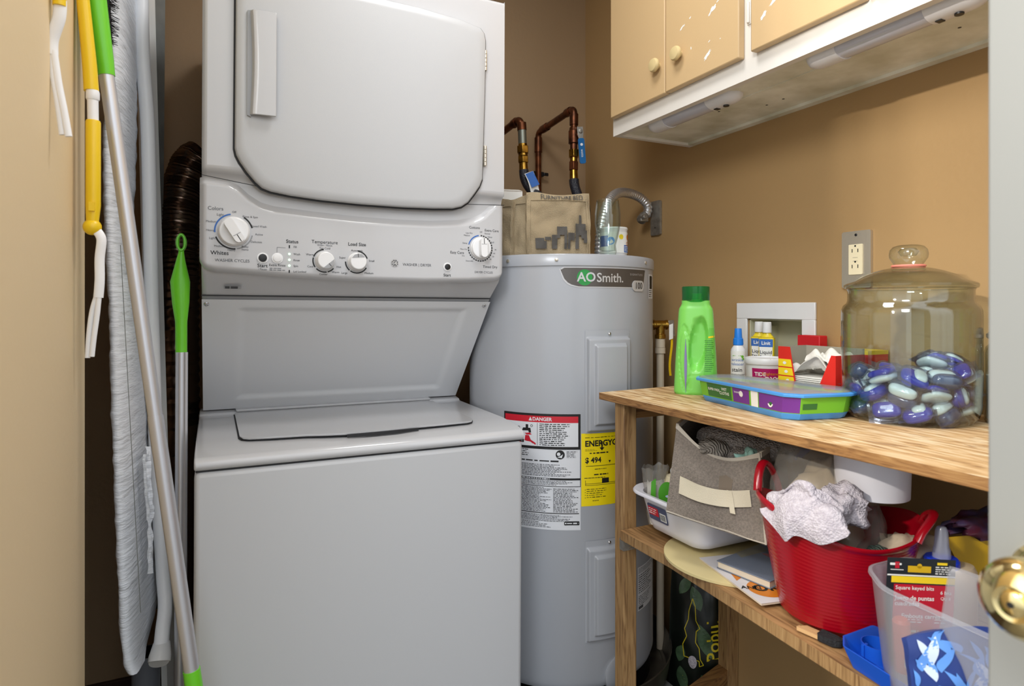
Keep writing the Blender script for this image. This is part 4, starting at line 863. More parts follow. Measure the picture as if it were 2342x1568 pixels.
# clear lidded box of wipes
wp_=thing('wipes_container','low blue and green box with clear lid at the shelf front','container',(1.02,.91,ZS),world=True)
OUT=[(.968,1.066),(.926,.800),(.945,.773),(1.040,.752),(1.062,.757),(1.100,.796),(1.098,.93),(1.066,1.080),(1.040,1.094),(.990,1.088)]
cx=sum(p[0] for p in OUT)/len(OUT); cy=sum(p[1] for p in OUT)/len(OUT)
def off(k,z,pts=OUT): 
    o=[]
    for i,(x,y) in enumerate(pts):
        l_=math.hypot(x-cx,y-cy); o.append((x-(x-cx)/l_*k,y-(y-cy)/l_*k,ZS+z))
    return o
MB().rings([off(.022,0),off(.018,.002),off(.012,.013)],0).build('base_tray','wipeblue',wp_,bevel=.001)
gp=MB().rings([off(.0118,.013),off(.005,.044)],0,None,(0,0))
# patches of the printed band, on the two visible sides
def patch(i,u0,u1,v0,v1,m,d=.0006):
    lo=off(.0118-d,.013); hi=off(.005-d,.044); A,B=Vector(lo[i]),Vector(lo[(i+1)%len(lo)]); C_,D_=Vector(hi[i]),Vector(hi[(i+1)%len(lo)])
    f=lambda u,v:tuple(A.lerp(B,u).lerp(C_.lerp(D_,u),v))
    gp.add([f(u0,v0),f(u1,v0),f(u1,v1),f(u0,v1)],[(0,1,2,3)],m)
    return f
patch(0,.10,.42,.06,.94,1); patch(0,.44,.64,.04,.96,2); patch(0,.66,.74,.0,1,3); patch(0,.75,1,.04,.96,2); patch(1,0,.95,.04,.96,2)
def ptext(i,t,u,v,size,m):
    lo=off(.0118-.0012,.013); hi=off(.005-.0012,.044); A,B=Vector(lo[i]),Vector(lo[(i+1)%len(lo)]); C_,D_=Vector(hi[i]),Vector(hi[(i+1)%len(lo)])
    o=A.lerp(B,u).lerp(C_.lerp(D_,u),v); xa_=(B-A).normalized(); ya_=(C_.lerp(D_,.5)-A.lerp(B,.5)).normalized()
    gp.text(t,size,frame(o,xa_,ya_),m,bold=.01); return frame(o,xa_,ya_)
ptext(0,'SUPER PADS',.19,.55,.0075,4); ptext(0,'WET\nCLOTHS',.33,.55,.0085,4)
X=ptext(0,'lavender',.50,.7,.006,4); gp.disc((.012,-.002),.006,4,X,.0004)
X=ptext(0,'',.84,.5,.005,4) if 0 else frame(Vector(off(.0118-.0014,.013)[0]).lerp(Vector(off(.0118-.0014,.013)[1]),.88)+Vector((0,0,.015)),(-.042,-.266,0),(0,0,1))
gp.disc((0,0),.0075,4,X,.001,24,1.2).disc((.001,0),.004,1,X,.0014,16,1.5)
X=ptext(2,'',.5,.5,.005,4) if 0 else None
for k in range(4):
    A=Vector(off(.0118-.0014,.013)[2]).lerp(Vector(off(.0118-.0014,.013)[3]),.45+.14*k); X=frame(A+Vector((0,0,.020)),(.095,-.021,0),(0,0,1)); gp.arc((0,0),.0025,.0042,30,330,1,X,.0012,8)
patch(2,.04,.36,.25,.6,5)
gp.build('printed_band',['wipegreen','wipedk','wipepurp','paper','paper','wipedk'],wp_,smooth=False)
MB().rings([off(.006,.043),off(-.003,.044),off(-.004,.049),off(.0005,.050),off(.004,.0505)],0,None,(0,0)).build('rim','wipeblue',wp_,bevel=.0008)
MB().rings([off(.004,.0500),off(.012,.0525),off(.03,.0535)],0,None,(0,1)).build('clear_lid','lidclear',wp_,ang=60)
wp2=MB().rings([off(.02,.014),off(.018,.040)],0).build('wet_cloths','wipepurp',None,bevel=.003); tag(wp2,'purple pack of wet cloths under the clear lid','wipes')
# ---------------------------------------------------------------- big glass jar and its pods
JX,JY=1.153,.716
jr=thing('glass_jar','large clear glass jar of blue and white laundry pods','jar',(JX,JY,ZS),world=True)
X=T(JX,JY,ZS)
outer=[(.040,.0),(.088,.0),(.098,.004),(.106,.014),(.1095,.03),(.1105,.08),(.1105,.190),(.110,.200),(.107,.208),(.1015,.213),(.0995,.218),(.0995,.235),(.1015,.240)]
inner=[(.0985,.240),(.0965,.234),(.0965,.218),(.0985,.212),(.104,.206),(.1075,.199),(.108,.19),(.108,.08),(.107,.03),(.102,.016),(.094,.009),(.0,.008)]
MB().lathe(outer+inner,0,X,72,cap=(1,0)).build('jar_body','glass',jr)
lid=MB().lathe([(.097,.238),(.1045,.2405),(.1055,.243),(.1055,.247),(.103,.249),(.090,.2535),(.074,.264),(.055,.2715),(.042,.2755),(.034,.277),(.025,.279),(.023,.284),(.026,.289),(.0305,.296),(.0315,.303),(.030,.311),(.025,.317),(.018,.3195),(.0,.320)],0,X,64,cap=(0,0))
lid.lathe([(.101,.243),(.088,.250),(.072,.2605),(.054,.268),(.03,.272),(.0,.273)],0,X,64,cap=(0,0)).lathe([(.012,.300),(.017,.308),(.012,.314),(.0,.315)],0,X,32,cap=(1,0))
ll=lid.build('jar_lid','glass',jr)
b=MB(); b.rings([[(JX+(.0262+.0018*math.cos(2*PI*j/8))*math.cos(2*PI*i/40),JY+(.0262+.0018*math.cos(2*PI*j/8))*math.sin(2*PI*i/40),ZS+.2815+.0018*math.sin(2*PI*j/8)) for j in range(8)] for i in range(40)],0,None,close=True)
tag(b.build('rubber_band','pink'),'pink rubber band round the glass jar lid knob','rubber band')
def make_pod(variant):
    r_=thing('laundry_pod','blue and white laundry detergent pod lying in the large glass jar','laundry pod',group='laundry pods in the large jar')
    def pillow(a,b_,c,off_=(0,0,0),n=16,wr=0):
        a*=1.2;b_*=1.2;c*=1.2
        rr=[]
        for i in range(1,n):
            ph=PI*i/n; z=-c*math.cos(ph); k=math.sin(ph)**.55
            rr.append([(off_[0]+a*k*abs(math.cos(t))**.6*(1 if math.cos(t)>0 else -1),off_[1]+b_*k*abs(math.sin(t))**.6*(1 if math.sin(t)>0 else -1),off_[2]+z+wr*math.sin(5*t+variant)) for t in [2*PI*j/24 for j in range(24)]])
        return MB().rings(rr,0)
    fl=pillow(.0215,.0205,.0135,(0,0,0),16,.0008)
    fl.sheet(lambda u,v:(.0295*(2*u-1),.0280*(2*v-1),.0012*math.sin(9*u+variant)*math.cos(8*v)),10,10,.0005,0)
    fl.build('film','film',r_,ang=80)
    if variant==0: pillow(.0195,.0185,.0095,(0,0,-.002)).build('blue_gel','podb',r_); pillow(.009,.013,.006,(.005,0,.0075)).build('white_gel','podw',r_)
    elif variant==1: pillow(.0190,.0100,.0105,(0,-.009,0)).build('blue_gel','podd',r_); pillow(.0190,.0085,.0110,(0,.0105,0)).build('white_gel','podw',r_)
    else: pillow(.0190,.0180,.0060,(0,0,-.005)).build('white_gel','podw',r_); pillow(.0185,.0120,.0060,(0,-.004,.0055)).build('blue_gel','podb',r_)
    return r_
protos=[make_pod(i) for i in range(3)]
rn=random.Random(11); placed=[]
def dup(root,loc,rot):
    r_=root.copy(); COL.objects.link(r_); r_.location=loc; r_.rotation_euler=rot
    for ch in list(root.children):
        c=ch.copy(); COL.objects.link(c); c.parent=r_
    return r_
cand=[]
for layer,(z,rings_) in enumerate(((.026,((.081,11),(.036,5))),(.056,((.083,11),(.038,5))),(.083,((.080,7),(.034,3))),(.105,((.076,2),(.040,1))))):
    for rr_,n in rings_:
        for k in range(n):
            a_=360*k/n+layer*17+rr_*300
            if layer==2: a_=150+ (240*k/n) 
            if layer==3: a_=-35+30*k
            cand.append((rr_,a_,z+rn.uniform(-.004,.004),layer))
used=[0,0,0]
for i,(rr_,a_,z,layer) in enumerate(cand):
    v=(i*7+layer)%3; loc=(JX+rr_*math.cos(R(a_)),JY+rr_*math.sin(R(a_)),ZS+z)
    rot=(R(90+rn.uniform(-30,30)) if i%2 and layer<2 else R(rn.uniform(-35,35)),R(rn.uniform(-25,25)),R(a_+90+rn.uniform(-25,25)))
    if not used[v]: protos[v].location=loc; protos[v].rotation_euler=rot; used[v]=1
    else: dup(protos[v],loc,rot)
# second, smaller jar with white powder
j2=thing('small_glass_jar','smaller clear jar of white powder beside the white door','jar',(1.268,.600,ZS),world=True)
X=T(1.268,.600,ZS)
MB().lathe([(.03,0),(.042,0),(.0455,.006),(.0455,.125),(.043,.135),(.036,.142),(.036,.150),(.034,.150),(.034,.143),(.042,.132),(.0435,.12),(.0435,.008),(0,.006)],0,X,40,cap=(1,0)).build('jar_body','glass',j2)
MB().lathe([(.040,.150),(.042,.152),(.042,.158),(.030,.168),(.001,.170)],0,X,40).build('jar_lid','zinc',j2)
tag(MB().lathe([(.042,.0075),(.0425,.010),(.0425,.085),(.020,.090),(.001,.089)],0,X,32).build('washing_powder','paper'),'white powder filling the smaller glass jar','powder',kind='stuff')
# ================================================================ ON THE LOWER BOARD
# cream wooden disc, magazine, grey board book
tag(MB().lathe([(.138,0),(.140,.001),(.140,.006),(.138,.007)],0,T(.953,.942,ZL),72).build('round_board','disc'),'round cream wooden board lying flat under the white tub','board')
mg=MB(); X=frame((.866,.925,ZL+.0075),(-.035,-.166,0),(.95,-.2,0))
mg.box(-.03,.166,0,.135,0,.0035,0,X)
mz=thing('magazine','white magazine with orange oval cover print under the grey book','magazine',(.90,.85,ZL+.0075),world=True)
mg.build('pages','pages',mz)
c=MB().box(-.031,.167,-.001,.136,.0036,.0042,0,X); c.disc((.121,.041),.033,1,X,.0046,32,.95)
c.text('OK',.032,X@T(.120,.043,.0050)@RZ(80),2,bold=.03).text('ANN',.016,X@T(.112,.018,.0050)@RZ(70),2,bold=.02)
c.add([(.0,.03,.0045),(.08,.01,.0045),(.07,.028,.0045),(.02,.05,.0045)],[(0,1,2,3)],1,X)
# letters run across the page, facing the camera
c.build('cover',['mag','orange','inkb'],mz,smooth=False)
bk_=thing('hardcover_book','slate grey thick board book tucked between white and red tubs','book',(.93,.86,ZL+.012),world=True)
X=frame((.866,.902,ZL+.0125),(.018,-.107,0),(.9,.12,0))
MB().box(.002,.110,.002,.19,.0015,.0125,0,X).build('page_block','pages',bk_)
MB().box(0,.112,0,.192,.0125,.0145,0,X).box(0,.112,0,.192,0,.0015,0,X).poly([(.03,.10),(.10,.08),(.11,.11),(.06,.13)],1,X,.0148).poly([(.0,.06),(.02,.05),(.03,.12),(.0,.14)],2,X,.0148).build('book_cover',['slate',mat('cover_red','8d5a5c',.5),mat('cover_tan','807c6c',.5)],bk_,bevel=.0006)
# white tub
def rbox(x0,x1,y0,y1,r,z,n=6): return [(x,y,z) for x,y in rrect(x0,x1,y0,y1,r,n)]
wt=thing('dish_tub','white plastic dish tub holding the beige fabric bin','tub',(1.0,1.04,ZL+.008),world=True)
zb=ZL+.0150
TX0,TX1,TY0,TY1=.874,1.145,.955,1.135
out=[rbox(TX0+.02,TX1-.02,TY0+.02,TY1-.02,.02,zb),rbox(TX0+.006,TX1-.006,TY0+.006,TY1-.006,.03,zb+.006),rbox(TX0,TX1,TY0,TY1,.035,zb+.02),rbox(TX0-.016,TX1+.016,TY0-.016,TY1+.016,.045,zb+.082),rbox(TX0-.031,TX1+.031,TY0-.031,TY1+.031,.055,zb+.087),rbox(TX0-.033,TX1+.033,TY0-.033,TY1+.033,.056,zb+.083),rbox(TX0-.0335,TX1+.0335,TY0-.0335,TY1+.0335,.056,zb+.086),rbox(TX0-.031,TX1+.031,TY0-.031,TY1+.031,.055,zb+.090)]
inn=[rbox(TX0-.014,TX1+.014,TY0-.014,TY1+.014,.043,zb+.085),rbox(TX0+.003,TX1-.003,TY0+.003,TY1-.003,.033,zb+.02),rbox(TX0+.02,TX1-.02,TY0+.02,TY1-.02,.02,zb+.005)]
MB().rings(out+inn,0).build('tub_body','tubw',wt,ang=50)
X=faceX(TX0-.0085,1.075,zb+.047)@RX(-14)
X=frame((TX0-.0095,1.075,zb+.049),(0,-1,0),(-.25,0,1))
l=MB().prism(rrect(-.031,.031,-.018,.018,.004),0,.0006,0,X).rect(-.029,.004,-.007,.012,1,X,.001).rect(.008,.028,-.013,.005,2,X,.001)
for k in range(9): l.rect(.0095+.0019*k,.0105+.0019*k,-.011,.003,3,X,.0014)
l.fine(-.027,.002,-.005,.010,3,2,X,77,h=.5,d=.0014)
l.build('tub_label',[mat('label_slate','4a506c',.45),'red','paper','inkb'],wt,smooth=False)
# plastic bag with a green print and white bottle, in the tub
pb=thing('plastic_bag','clear plastic bag with green leaf print in the white tub','bag',(.885,1.115,zb+.01),world=True)
def bagfn(cx_,cy_,r0,r1,z0,h,sd,fold=.35,seg=40,n=26):
    rr=[]
    for i in range(n):
        t=i/(n-1); r=r0+(r1-r0)*t; ring_=[]
        for j in range(seg):
            a_=2*PI*j/seg; w_=1+.20*noise.noise(Vector((math.cos(a_)*1.6+sd,math.sin(a_)*1.6,t*2.4)))+.10*noise.noise(Vector((math.cos(a_)*4+sd,math.sin(a_)*4,t*6)))
            fl=1-fold*t
            ring_.append((cx_+r*w_*math.cos(a_),cy_+r*w_*math.sin(a_)*fl,z0+h*t+.012*t*noise.noise(Vector((a_*2,sd,0)))))
        rr.append(ring_)
    return rr
rr=bagfn(.893,1.120,.013,.034,zb+.010,.128,2.0,.35)
MB().rings(rr,0,None,(1,0)).build('bag_film','bag',pb,ang=80)
X=frame((.884,1.086,zb+.092),(.80,-.60,0),(0,0,1))
MB().disc((.012,-.006),.019,0,X,.0,24,1.45).poly([(-.024,-.030),(-.013,-.034),(-.012,.028),(-.022,.020)],0,X,0).disc((.014,-.010),.006,1,X,.0006,12,.5).build('bag_print',['greenprint','pale'],pb,smooth=False)
tag(MB().rings(bagfn(.894,1.119,.012,.022,zb+.011,.090,5.0,.3),0).build('bag_contents','paper',ang=80),'white stuffing inside the clear bag with green print','filling',kind='stuff')
ww=thing('white_bottle','white appliance bottle with black ribbed base between bag and bin','bottle',(.928,1.092,zb+.008),world=True)
X=T(.928,1.092,zb+.008)
MB().lathe([(.020,.028),(.0235,.034),(.0245,.10),(.020,.112),(.010,.116)],0,X,32).build('bottle_body','cream',ww)
MB().lathe([(.018,0),(.0235,.002)]+[q for k in range(4) for q in ((.0245,.005+.008*k),(.022,.009+.008*k))]+[(.0235,.036)],0,X,32).build('ribbed_base','black',ww)
MB().lathe([(.011,.112),(.012,.124),(.010,.128)],0,X,24).build('cap','plastic',ww)
MB().disc((0,0),.015,0,frame((.928-.020,1.092-.0165,zb+.085),(.72,-.69,0),(0,0,1)),.0005,28,1.3).arc((0,0),.0175,.0185,-90,90,1,frame((.928-.020,1.092-.0165,zb+.085),(.72,-.69,0),(0,0,1)),.0006,14).build('front_panel',['plastic','grey'],ww,smooth=False)
# beige fabric bin, tilted, with webbing handle
fb=thing('fabric_bin','beige fabric storage bin with cream handle, tilted on the white tub','storage bin',(.98,.98,.74),world=True)
B0,B1=Vector((.815,.985,.752)),Vector((.893,.806,.735)); T0,T1=Vector((.862,1.008,.920)),Vector((.934,.860,.884))
DV_=Vector((.215,.135,.018)); DT_=Vector((.205,.125,.012))
def front(u,v):
    p=B0.lerp(B1,u).lerp(T0.lerp(T1,u),v)
    sag=-.036*math.sin(PI*min(1,u*1.0))**1.0*v**3 
    crease=.010*math.sin(PI*u)*math.sin(PI*v*.9)+.006*noise.noise(Vector((u*4,v*4,2)))
    n=Vector((-.9,-.42,.1))
    return p+Vector((0,0,sag))+n*crease
def wall_(a0,a1,b0,b1,bul): 
    def fn(u,v):
        p=a0.lerp(a1,u).lerp(b0.lerp(b1,u),v); return tuple(p+bul*math.sin(PI*u)*(.4+.6*v)+Vector((0,0,0)))
    return fn
b=MB().sheet(lambda u,v:tuple(front(u,v)),28,24,.0035,0)
b.sheet(wall_(B1,B1+DV_,T1,T1+DT_,Vector((.004,-.010,.0))),16,12,.0035,0)
b.sheet(wall_(B0,B0+DV_,T0,T0+DT_,Vector((0,.006,0))),16,12,.0035,0)
b.sheet(wall_(B0+DV_,B1+DV_,T0+DT_,T1+DT_,Vector((.006,0,0))),16,12,.0035,0)
b.sheet(lambda u,v:tuple(B0.lerp(B1,u).lerp((B0+DV_).lerp(B1+DV_,u),v)),6,6,.0035,0)
body=b.build('bin_body','linen',fb,ang=70)
tr=MB()
n_=Vector((-.9,-.42,.1)).normalized()*.0022
tr.sheet(lambda u,v:tuple(front(u,.945+.06*v)+n_),28,2,.0045,0)
f2=wall_(B1,B1+DV_,T1,T1+DT_,Vector((.004,-.010,.0))); tr.sheet(lambda u,v:tuple(Vector(f2(u,.945+.06*v))),16,2,.006,0)
f3=wall_(B0,B0+DV_,T0,T0+DT_,Vector((0,.006,0))); tr.sheet(lambda u,v:tuple(Vector(f3(u,.945+.06*v))),16,2,.006,0)
tr.sheet(lambda u,v:tuple(front(u,.004+.012*v)+n_),28,1,.004,0)
tr.tube([tuple(front(.995,v/12)+n_) for v in range(13)],.0022,0,8)
tr.build('bin_trim','trim',fb,ang=70)
st=MB().sheet(lambda u,v:tuple(front(.12+.76*u, .25+.11*u-.045*math.sin(PI*u)+.20*v)+n_*(2.0+2.6*math.sin(PI*u))),30,3,.002,0)
st.sheet(lambda u,v:tuple(front(.66+.05*u+.03*v,.50-.26*v)+n_*4.8),3,8,.0012,0)
st.build('webbing_handle','strap',fb,ang=70)
tr=MB().grid(lambda u,v:tuple(front(.56+(.13+.02*v)*(u) ,.45+.24*v*(1-.4*abs(u-.5)))+n_*1.2),6,8,0).build('stain_patch',mat('linen_patch','776a5c',.95),body,smooth=False)
# in the bin: two mesh slippers, ribbed socks, teal cloth, blue plastic bag
def slipper(c,L_,W_,Hh,rot,label,m='mesh'):
    def fn(u,v):
        x=(u-.5)*L_; w_=W_/2*math.sin(PI*min(max(u,.02),.98))**.45; t=PI*v
        y=-w_*math.cos(t); z=Hh*math.sin(t)**.8*(.45+.55*math.sin(PI*u)**.6)
        return (x,y,z)
    r_=thing('mesh_slipper',label,'slipper',(0,0,0))
    MB().sheet(fn,26,16,.003,0).build('upper',m,r_,ang=80)
    MB().rings([[(L_*.5*math.sin(0)+ (L_/2*kk)*math.cos(a_)*1.0,(W_/2*kk)*math.sin(a_),z) for a_ in [2*PI*j/40 for j in range(40)]] for kk,z in ((.90,-.012),(1.0,-.008),(1.0,0),(.96,.002))],0).build('sole','strap' if 0 else mat('sole_grey','6b635c',.7),r_)
    r_.location=c; r_.rotation_euler=rot; return r_
slipper((.965,.965,.876),.135,.085,.034,(R(0),R(6),R(-62)),'grey mesh slipper lying upper left in the beige bin')
slipper((1.000,.905,.872),.125,.075,.026,(R(10),R(-14),R(-50)),'grey mesh slipper overlapping the other, nearer the red tub')
def lump(name,c,r,label,cat,m,sd,kind=None,am=.3,seg=26,group=None,sz=1):
    rr=[]
    for i in range(1,16):
        ph=PI*i/16; row=[]
        for j in range(seg):
            t=2*PI*j/seg; q=Vector((math.sin(ph)*math.cos(t),math.sin(ph)*math.sin(t),-math.cos(ph)))
            k=1+am*noise.noise(Vector((q.x*2.2+sd,q.y*2.2,-q.z*2.2+sd)))
            row.append((c[0]+r[0]*q.x*k,c[1]+r[1]*q.y*k,c[2]+r[2]*q.z*k))
        rr.append(row)
    return tag(MB().rings(rr,0).build(name,m,ang=80),label,cat,group,kind)
lump('ribbed_sock',(.915,.955,.872),(.040,.030,.022),'grey ribbed sock under the mesh slipper in the beige bin','sock',mat('ribbed_grey','8c847a',.9,bump=1,bscale=60,kind='wave'),1)
lump('grey_sock',(.950,.925,.866),(.030,.024,.020),'dark grey cloth beside the ribbed sock in the bin','cloth','mesh',2)
lump('teal_cloth',(.945,.895,.862),(.030,.018,.018),'pale teal cloth at the front edge of the beige bin','cloth','teal',3,am=.9)
lump('blue_bag',(1.055,.885,.885),(.030,.022,.026),'shiny blue plastic bag at the back of the beige bin','bag','bluebag',4,am=.6)
lump('bin_filling',(.98,.95,.80),(.085,.075,.045),'dark clothes filling the bottom of the beige bin','clothes',mat('dark_cloth','2a2624',.95),6,kind='stuff',am=.2)
# red flexible tub
RX_,RY_=.930,.695
rt=thing('red_tub','red ribbed flexible tub with two loop handles on lower board','tub',(RX_,RY_,ZL),world=True)
def rtr(r,z,dz=0):
    out=[]
    for j in range(72):
        a_=2*PI*j/72; ex=1+.05*math.cos(2*(a_-R(-37)))*(z/.17)
        hz=z+dz*0+ (.017*math.cos(2*(a_-R(-37)))+.012*math.cos(a_-R(143)))*(z/.17)**3
        out.append((RX_+r*ex*math.cos(a_),RY_+r*ex*math.sin(a_),ZL+hz))
    return out
prf=[(.072,0),(.079,.002),(.084,.010)]
for k in range(24):
    z=.012+.006*k; q=lambda z: .085+.030*(z/.165)**.9
    prf+=[(q(z),z),(q(z+.0012)+.00035,z+.0012),(q(z+.0024),z+.0024)]
prf+=[(.1165,.160),(.1195,.163),(.1195,.168),(.1165,.170)]
prf=[p for p in prf]
inn=[(.1135,.166),(.112,.155),(.098,.08),(.083,.012),(.070,.004)]
MB().rings([rtr(r,z) for r,z in prf+inn],0).build('tub_body','tubr',rt,ang=60)
def rimpt(a_,r=.118,z=.164):
    ex=1+.05*math.cos(2*(a_-R(-37))); hz=z+(.017*math.cos(2*(a_-R(-37)))+.012*math.cos(a_-R(143)))
    return Vector((RX_+r*ex*math.cos(a_),RY_+r*ex*math.sin(a_),ZL+hz))
for a0,hh,lean in ((108,.052,.0),(-60,.026,.010)):
    pts=[]
    for k in range(13):
        t=k/12; a_=R(a0-19+38*t); p=rimpt(a_)+Vector((0,0,hh*math.sin(PI*t)**.6))+Vector((math.cos(R(a0)),math.sin(R(a0)),0))*lean*math.sin(PI*t); pts.append(p)
    MB().tube(pts,.0052,0,12,flat=1.4).build('loop_handle','tubr',rt)
# mesh laundry bag over the rim
def cloth(fn,nu,nv,th,name,m,label,cat,**k): return tag(MB().sheet(fn,nu,nv,th).build(name,m,ang=80),label,cat,**k)
def mb1(u,v):
    a_=R(160+62*u); r=.092+.038*v; p=Vector((RX_+r*math.cos(a_),RY_+r*math.sin(a_),ZL+.205-.018*v**2))
    if v>.7: p.z-=.028*(v-.7)/.3*(math.sin(PI*u)**.7); 
    p+=Vector((0,0,.030*math.sin(PI*u)*(1-v)**1))+.016*nvec(Vector((u*4,v*3,1)))
    return tuple(p)
cloth(mb1,34,26,.003,'mesh_bag','meshw','white mesh laundry bag draped over the red tub rim','laundry bag')
lump('mesh_bundle',(.900,.665,.846),(.040,.036,.030),'bunched white mesh above the laundry bag in the red tub','mesh bag','meshw',8,am=.7)
# things inside the red tub
pk=thing('packing_bag','large clear plastic bag of tan paper filling the red tub','bag',(.97,.72,ZL+.03),world=True)
rr=[]
for i in range(24):
    t=i/23; z=ZL+.055+.205*t; r=(.085*math.sin(PI*min(1,.22+.60*t))**.7)
    bx_,by_=.955+.03*t,.715+.065*t
    rr.append([(bx_+(r*(1+.22*noise.noise(Vector((math.cos(q)*2,math.sin(q)*2,t*4)))))*math.cos(q),by_+(r*(1+.22*noise.noise(Vector((math.cos(q)*2,math.sin(q)*2,t*4+5)))))*math.sin(q),min(z+.01*noise.noise(Vector((q,t*3,0))),.932)) for q in [2*PI*j/44 for j in range(44)]])
MB().rings(rr,0).build('bag_film','bag',pk,ang=80,noise_=(.004,45))
X=frame((.895,.690,.838),(.78,-.62,0),(.35,.25,1))
MB().text('o PAPER',.011,X,0,bold=.01).fine(-.03,.03,.012,.020,1,0,X,9,h=.8).build('bag_print','ink',pk,smooth=False)
lump('kraft_paper',(.965,.750,.790),(.070,.062,.085),'crumpled tan packing paper inside the clear plastic bag','paper','filler',9,am=.45)
tag(MB().lathe([(.0605,0),(.0635,.002),(.0665,.115),(.064,.1175),(.062,.115),(.0595,.005),(.0,.004)],0,T(.985,.672,.850)@Matrix.Diagonal((.86,.86,.74,1)),56,cap=(1,0)).build('white_bucket','tubw'),'white plastic bucket wedged between red tub and top board','bucket')
lump('tan_cloth',(1.005,.628,.765),(.055,.040,.030),'tan cloth at the right side of the red tub','cloth',mat('tan_cloth','b5a48c',.9,bump=.5,bscale=60),12,am=.5)
lump('green_mitt',(.905,.610,.787),(.020,.014,.012),'small dark green knitted bundle at the tub rim','cloth',mat('dark_green_knit','3a4a40',.8,bump=1,bscale=70,kind='wave'),13,am=.3)
# foam brush
fbm=thing('foam_brush','black foam brush with split wooden handle on the lower board','brush',(.842,.662,ZL),world=True)
X=frame((.836,.668,ZL+.001),(.008,-.034,0),(1,.2,0))
MB().prism([(.012,-.010),(.036,-.012),(.046,-.004),(.046,.004),(.036,.008),(.012,.010)],0,.012,0,X).build('foam_head','foam',fbm,bevel=.003)
MB().prism([(-.022,-.006),(.014,-.008),(.014,-.001),(-.020,.001)],.001,.008,0,X).prism([(-.018,.002),(.014,.001),(.014,.008),(-.012,.010)],.001,.008,0,X).build('wooden_handle','bwood',fbm,bevel=.0015)
# blue tray, frosted bin and its contents
bt=thing('blue_tray','bright blue plastic tray under the frosted container','tray',(.86,.48,ZL),world=True)
TO=[(.830,.610),(.930,.612),(.955,.58),(.95,.36),(.80,.36),(.785,.40),(.796,.52),(.806,.592)]
def toff(k,z):
    cx_,cy_=.87,.49; return [(x+(cx_-x)*k,y+(cy_-y)*k,ZL+z) for x,y in TO]
MB().rings([toff(.14,0),toff(.10,.002),toff(.0,.028),toff(-.01,.030),toff(.015,.030),toff(.12,.006)],0).build('tray_body','tray',bt,bevel=.002)
MB().lathe([(.020,.004),(.020,.028),(.0215,.028),(.0215,.004)],0,T(.860,.578,ZL),28,cap=(0,0)).cbox((.842,.585,ZL+.016),(.010,.004,.022)).build('tray_divider','tray',bt)
FC=Vector((.905,.47,0))
fc=thing('frosted_container','frosted clear plastic storage container beside the white door','container',(.88,.45,ZL+.006),world=True)
def fr(k,z,k2=0):
    P=[(.818,.562),(.775,.512),(.765,.36),(.905,.36),(.925,.50),(.900,.560)]; out=[]
    cx_,cy_=.85,.455
    n=len(P); 
    for i in range(n):
        p=Vector(P[i]); q=Vector(P[(i+1)%n]); o=Vector(P[i-1])
        for t in (.0,.25,.5,.75,1.0):
            a_=p+(o-p).normalized()*.018; c_=p+(q-p).normalized()*.018
            w_=a_*(1-t)**2+p*2*t*(1-t)+c_*t*t
            out.append((w_.x+(cx_-w_.x)*k,w_.y+(cy_-w_.y)*k,ZL+z))
    return out
MB().rings([fr(.20,.010),fr(.15,.012),fr(.12,.03),fr(.0,.142),fr(-.035,.148),fr(-.045,.147),fr(-.04,.151),fr(0,.152),fr(.02,.142),fr(.13,.03),fr(.17,.014)],0).build('container_body','frost',fc,ang=60)
cd=thing('blister_card','red and black packaged hardware card standing in the frosted container','packaging',(.885,.53,.69),world=True)
X=frame((.843,.552,.8135),(.084,-.041,-.004),(-.012,.004,.12))    # local y up the card
cm=MB().prism([(0,0),(.094,0),(.094,-.145),(0,-.145)],-.0006,.0006,0,X)
def cr_(x0,x1,y0,y1,m,d=.0009): cm.rect(x0,x1,y0,y1,m,X,d)
cr_(.010,.094,-.140,-.036,1); cr_(.006,.094,-.034,-.025,2); cr_(.0,.094,-.0245,-.0225,3,.001); cr_(.028,.060,-.019,-.010,4,.001); cm.disc((.044,-.010),.0035,4,X,.001,10)
cm.fine(.066,.092,-.021,-.009,4,3,X,80,h=.5,d=.0012).rect(.068,.082,-.0075,-.004,2,X,.0012).fine(.003,.022,-.0105,-.006,1,3,X,81,h=.8,d=.0012).rect(.010,.016,-.014,-.005,1,X,.0012).rect(.004,.022,-.0165,-.0155,3,X,.0012)
cm.text('Square keyed bits',.0075,X@T(.012,-.041,.0012),3,al='LEFT',bold=.01).text('Juego de puntas',.0085,X@T(.012,-.055,.0012),3,al='LEFT',bold=.02).text('cuadradas',.0085,X@T(.012,-.063,.0012),3,al='LEFT',bold=.02).text('Embouts carres',.0085,X@T(.022,-.080,.0012),3,al='LEFT',bold=.02).text('6 bits',.007,X@T(.082,-.046,.0012),3,bold=.01).text('Qty 6',.006,X@T(.082,-.054,.0012),3)
cm.fine(.012,.060,-.090,-.083,2,3,X,83,h=.35,d=.0012).fine(.012,.050,-.104,-.098,1,3,X,84,h=.6,d=.0012).fine(.068,.090,-.090,-.078,3,3,X,85,h=.4,d=.0012)
cm.build('card',['cardk','cardr','yelp','paper','folder'],cd,smooth=False)
gl=thing('glue_bottle','cream glue bottle with blue collar and clear tip','glue bottle',(1.0,.578,ZL+.02),world=True)
X=T(1.002,.572,ZL+.004)
MB().lathe([(.040,0),(.042,.004),(.042,.104),(.038,.113),(.022,.116),(.014,.118)],0,X@RZ(-25),40,sx=1.25,sy=.62).build('bottle_body','glue',gl)
MB().lathe([(.0225,.106),(.0235,.108),(.0235,.122),(.021,.125)],0,X,32).build('collar','gcapb',gl)
MB().lathe([(.0125,.124),(.0115,.138),(.0100,.142),(.0085,.166),(.006,.171),(.004,.172)],0,X,24).build('nozzle_cap','tip',gl)
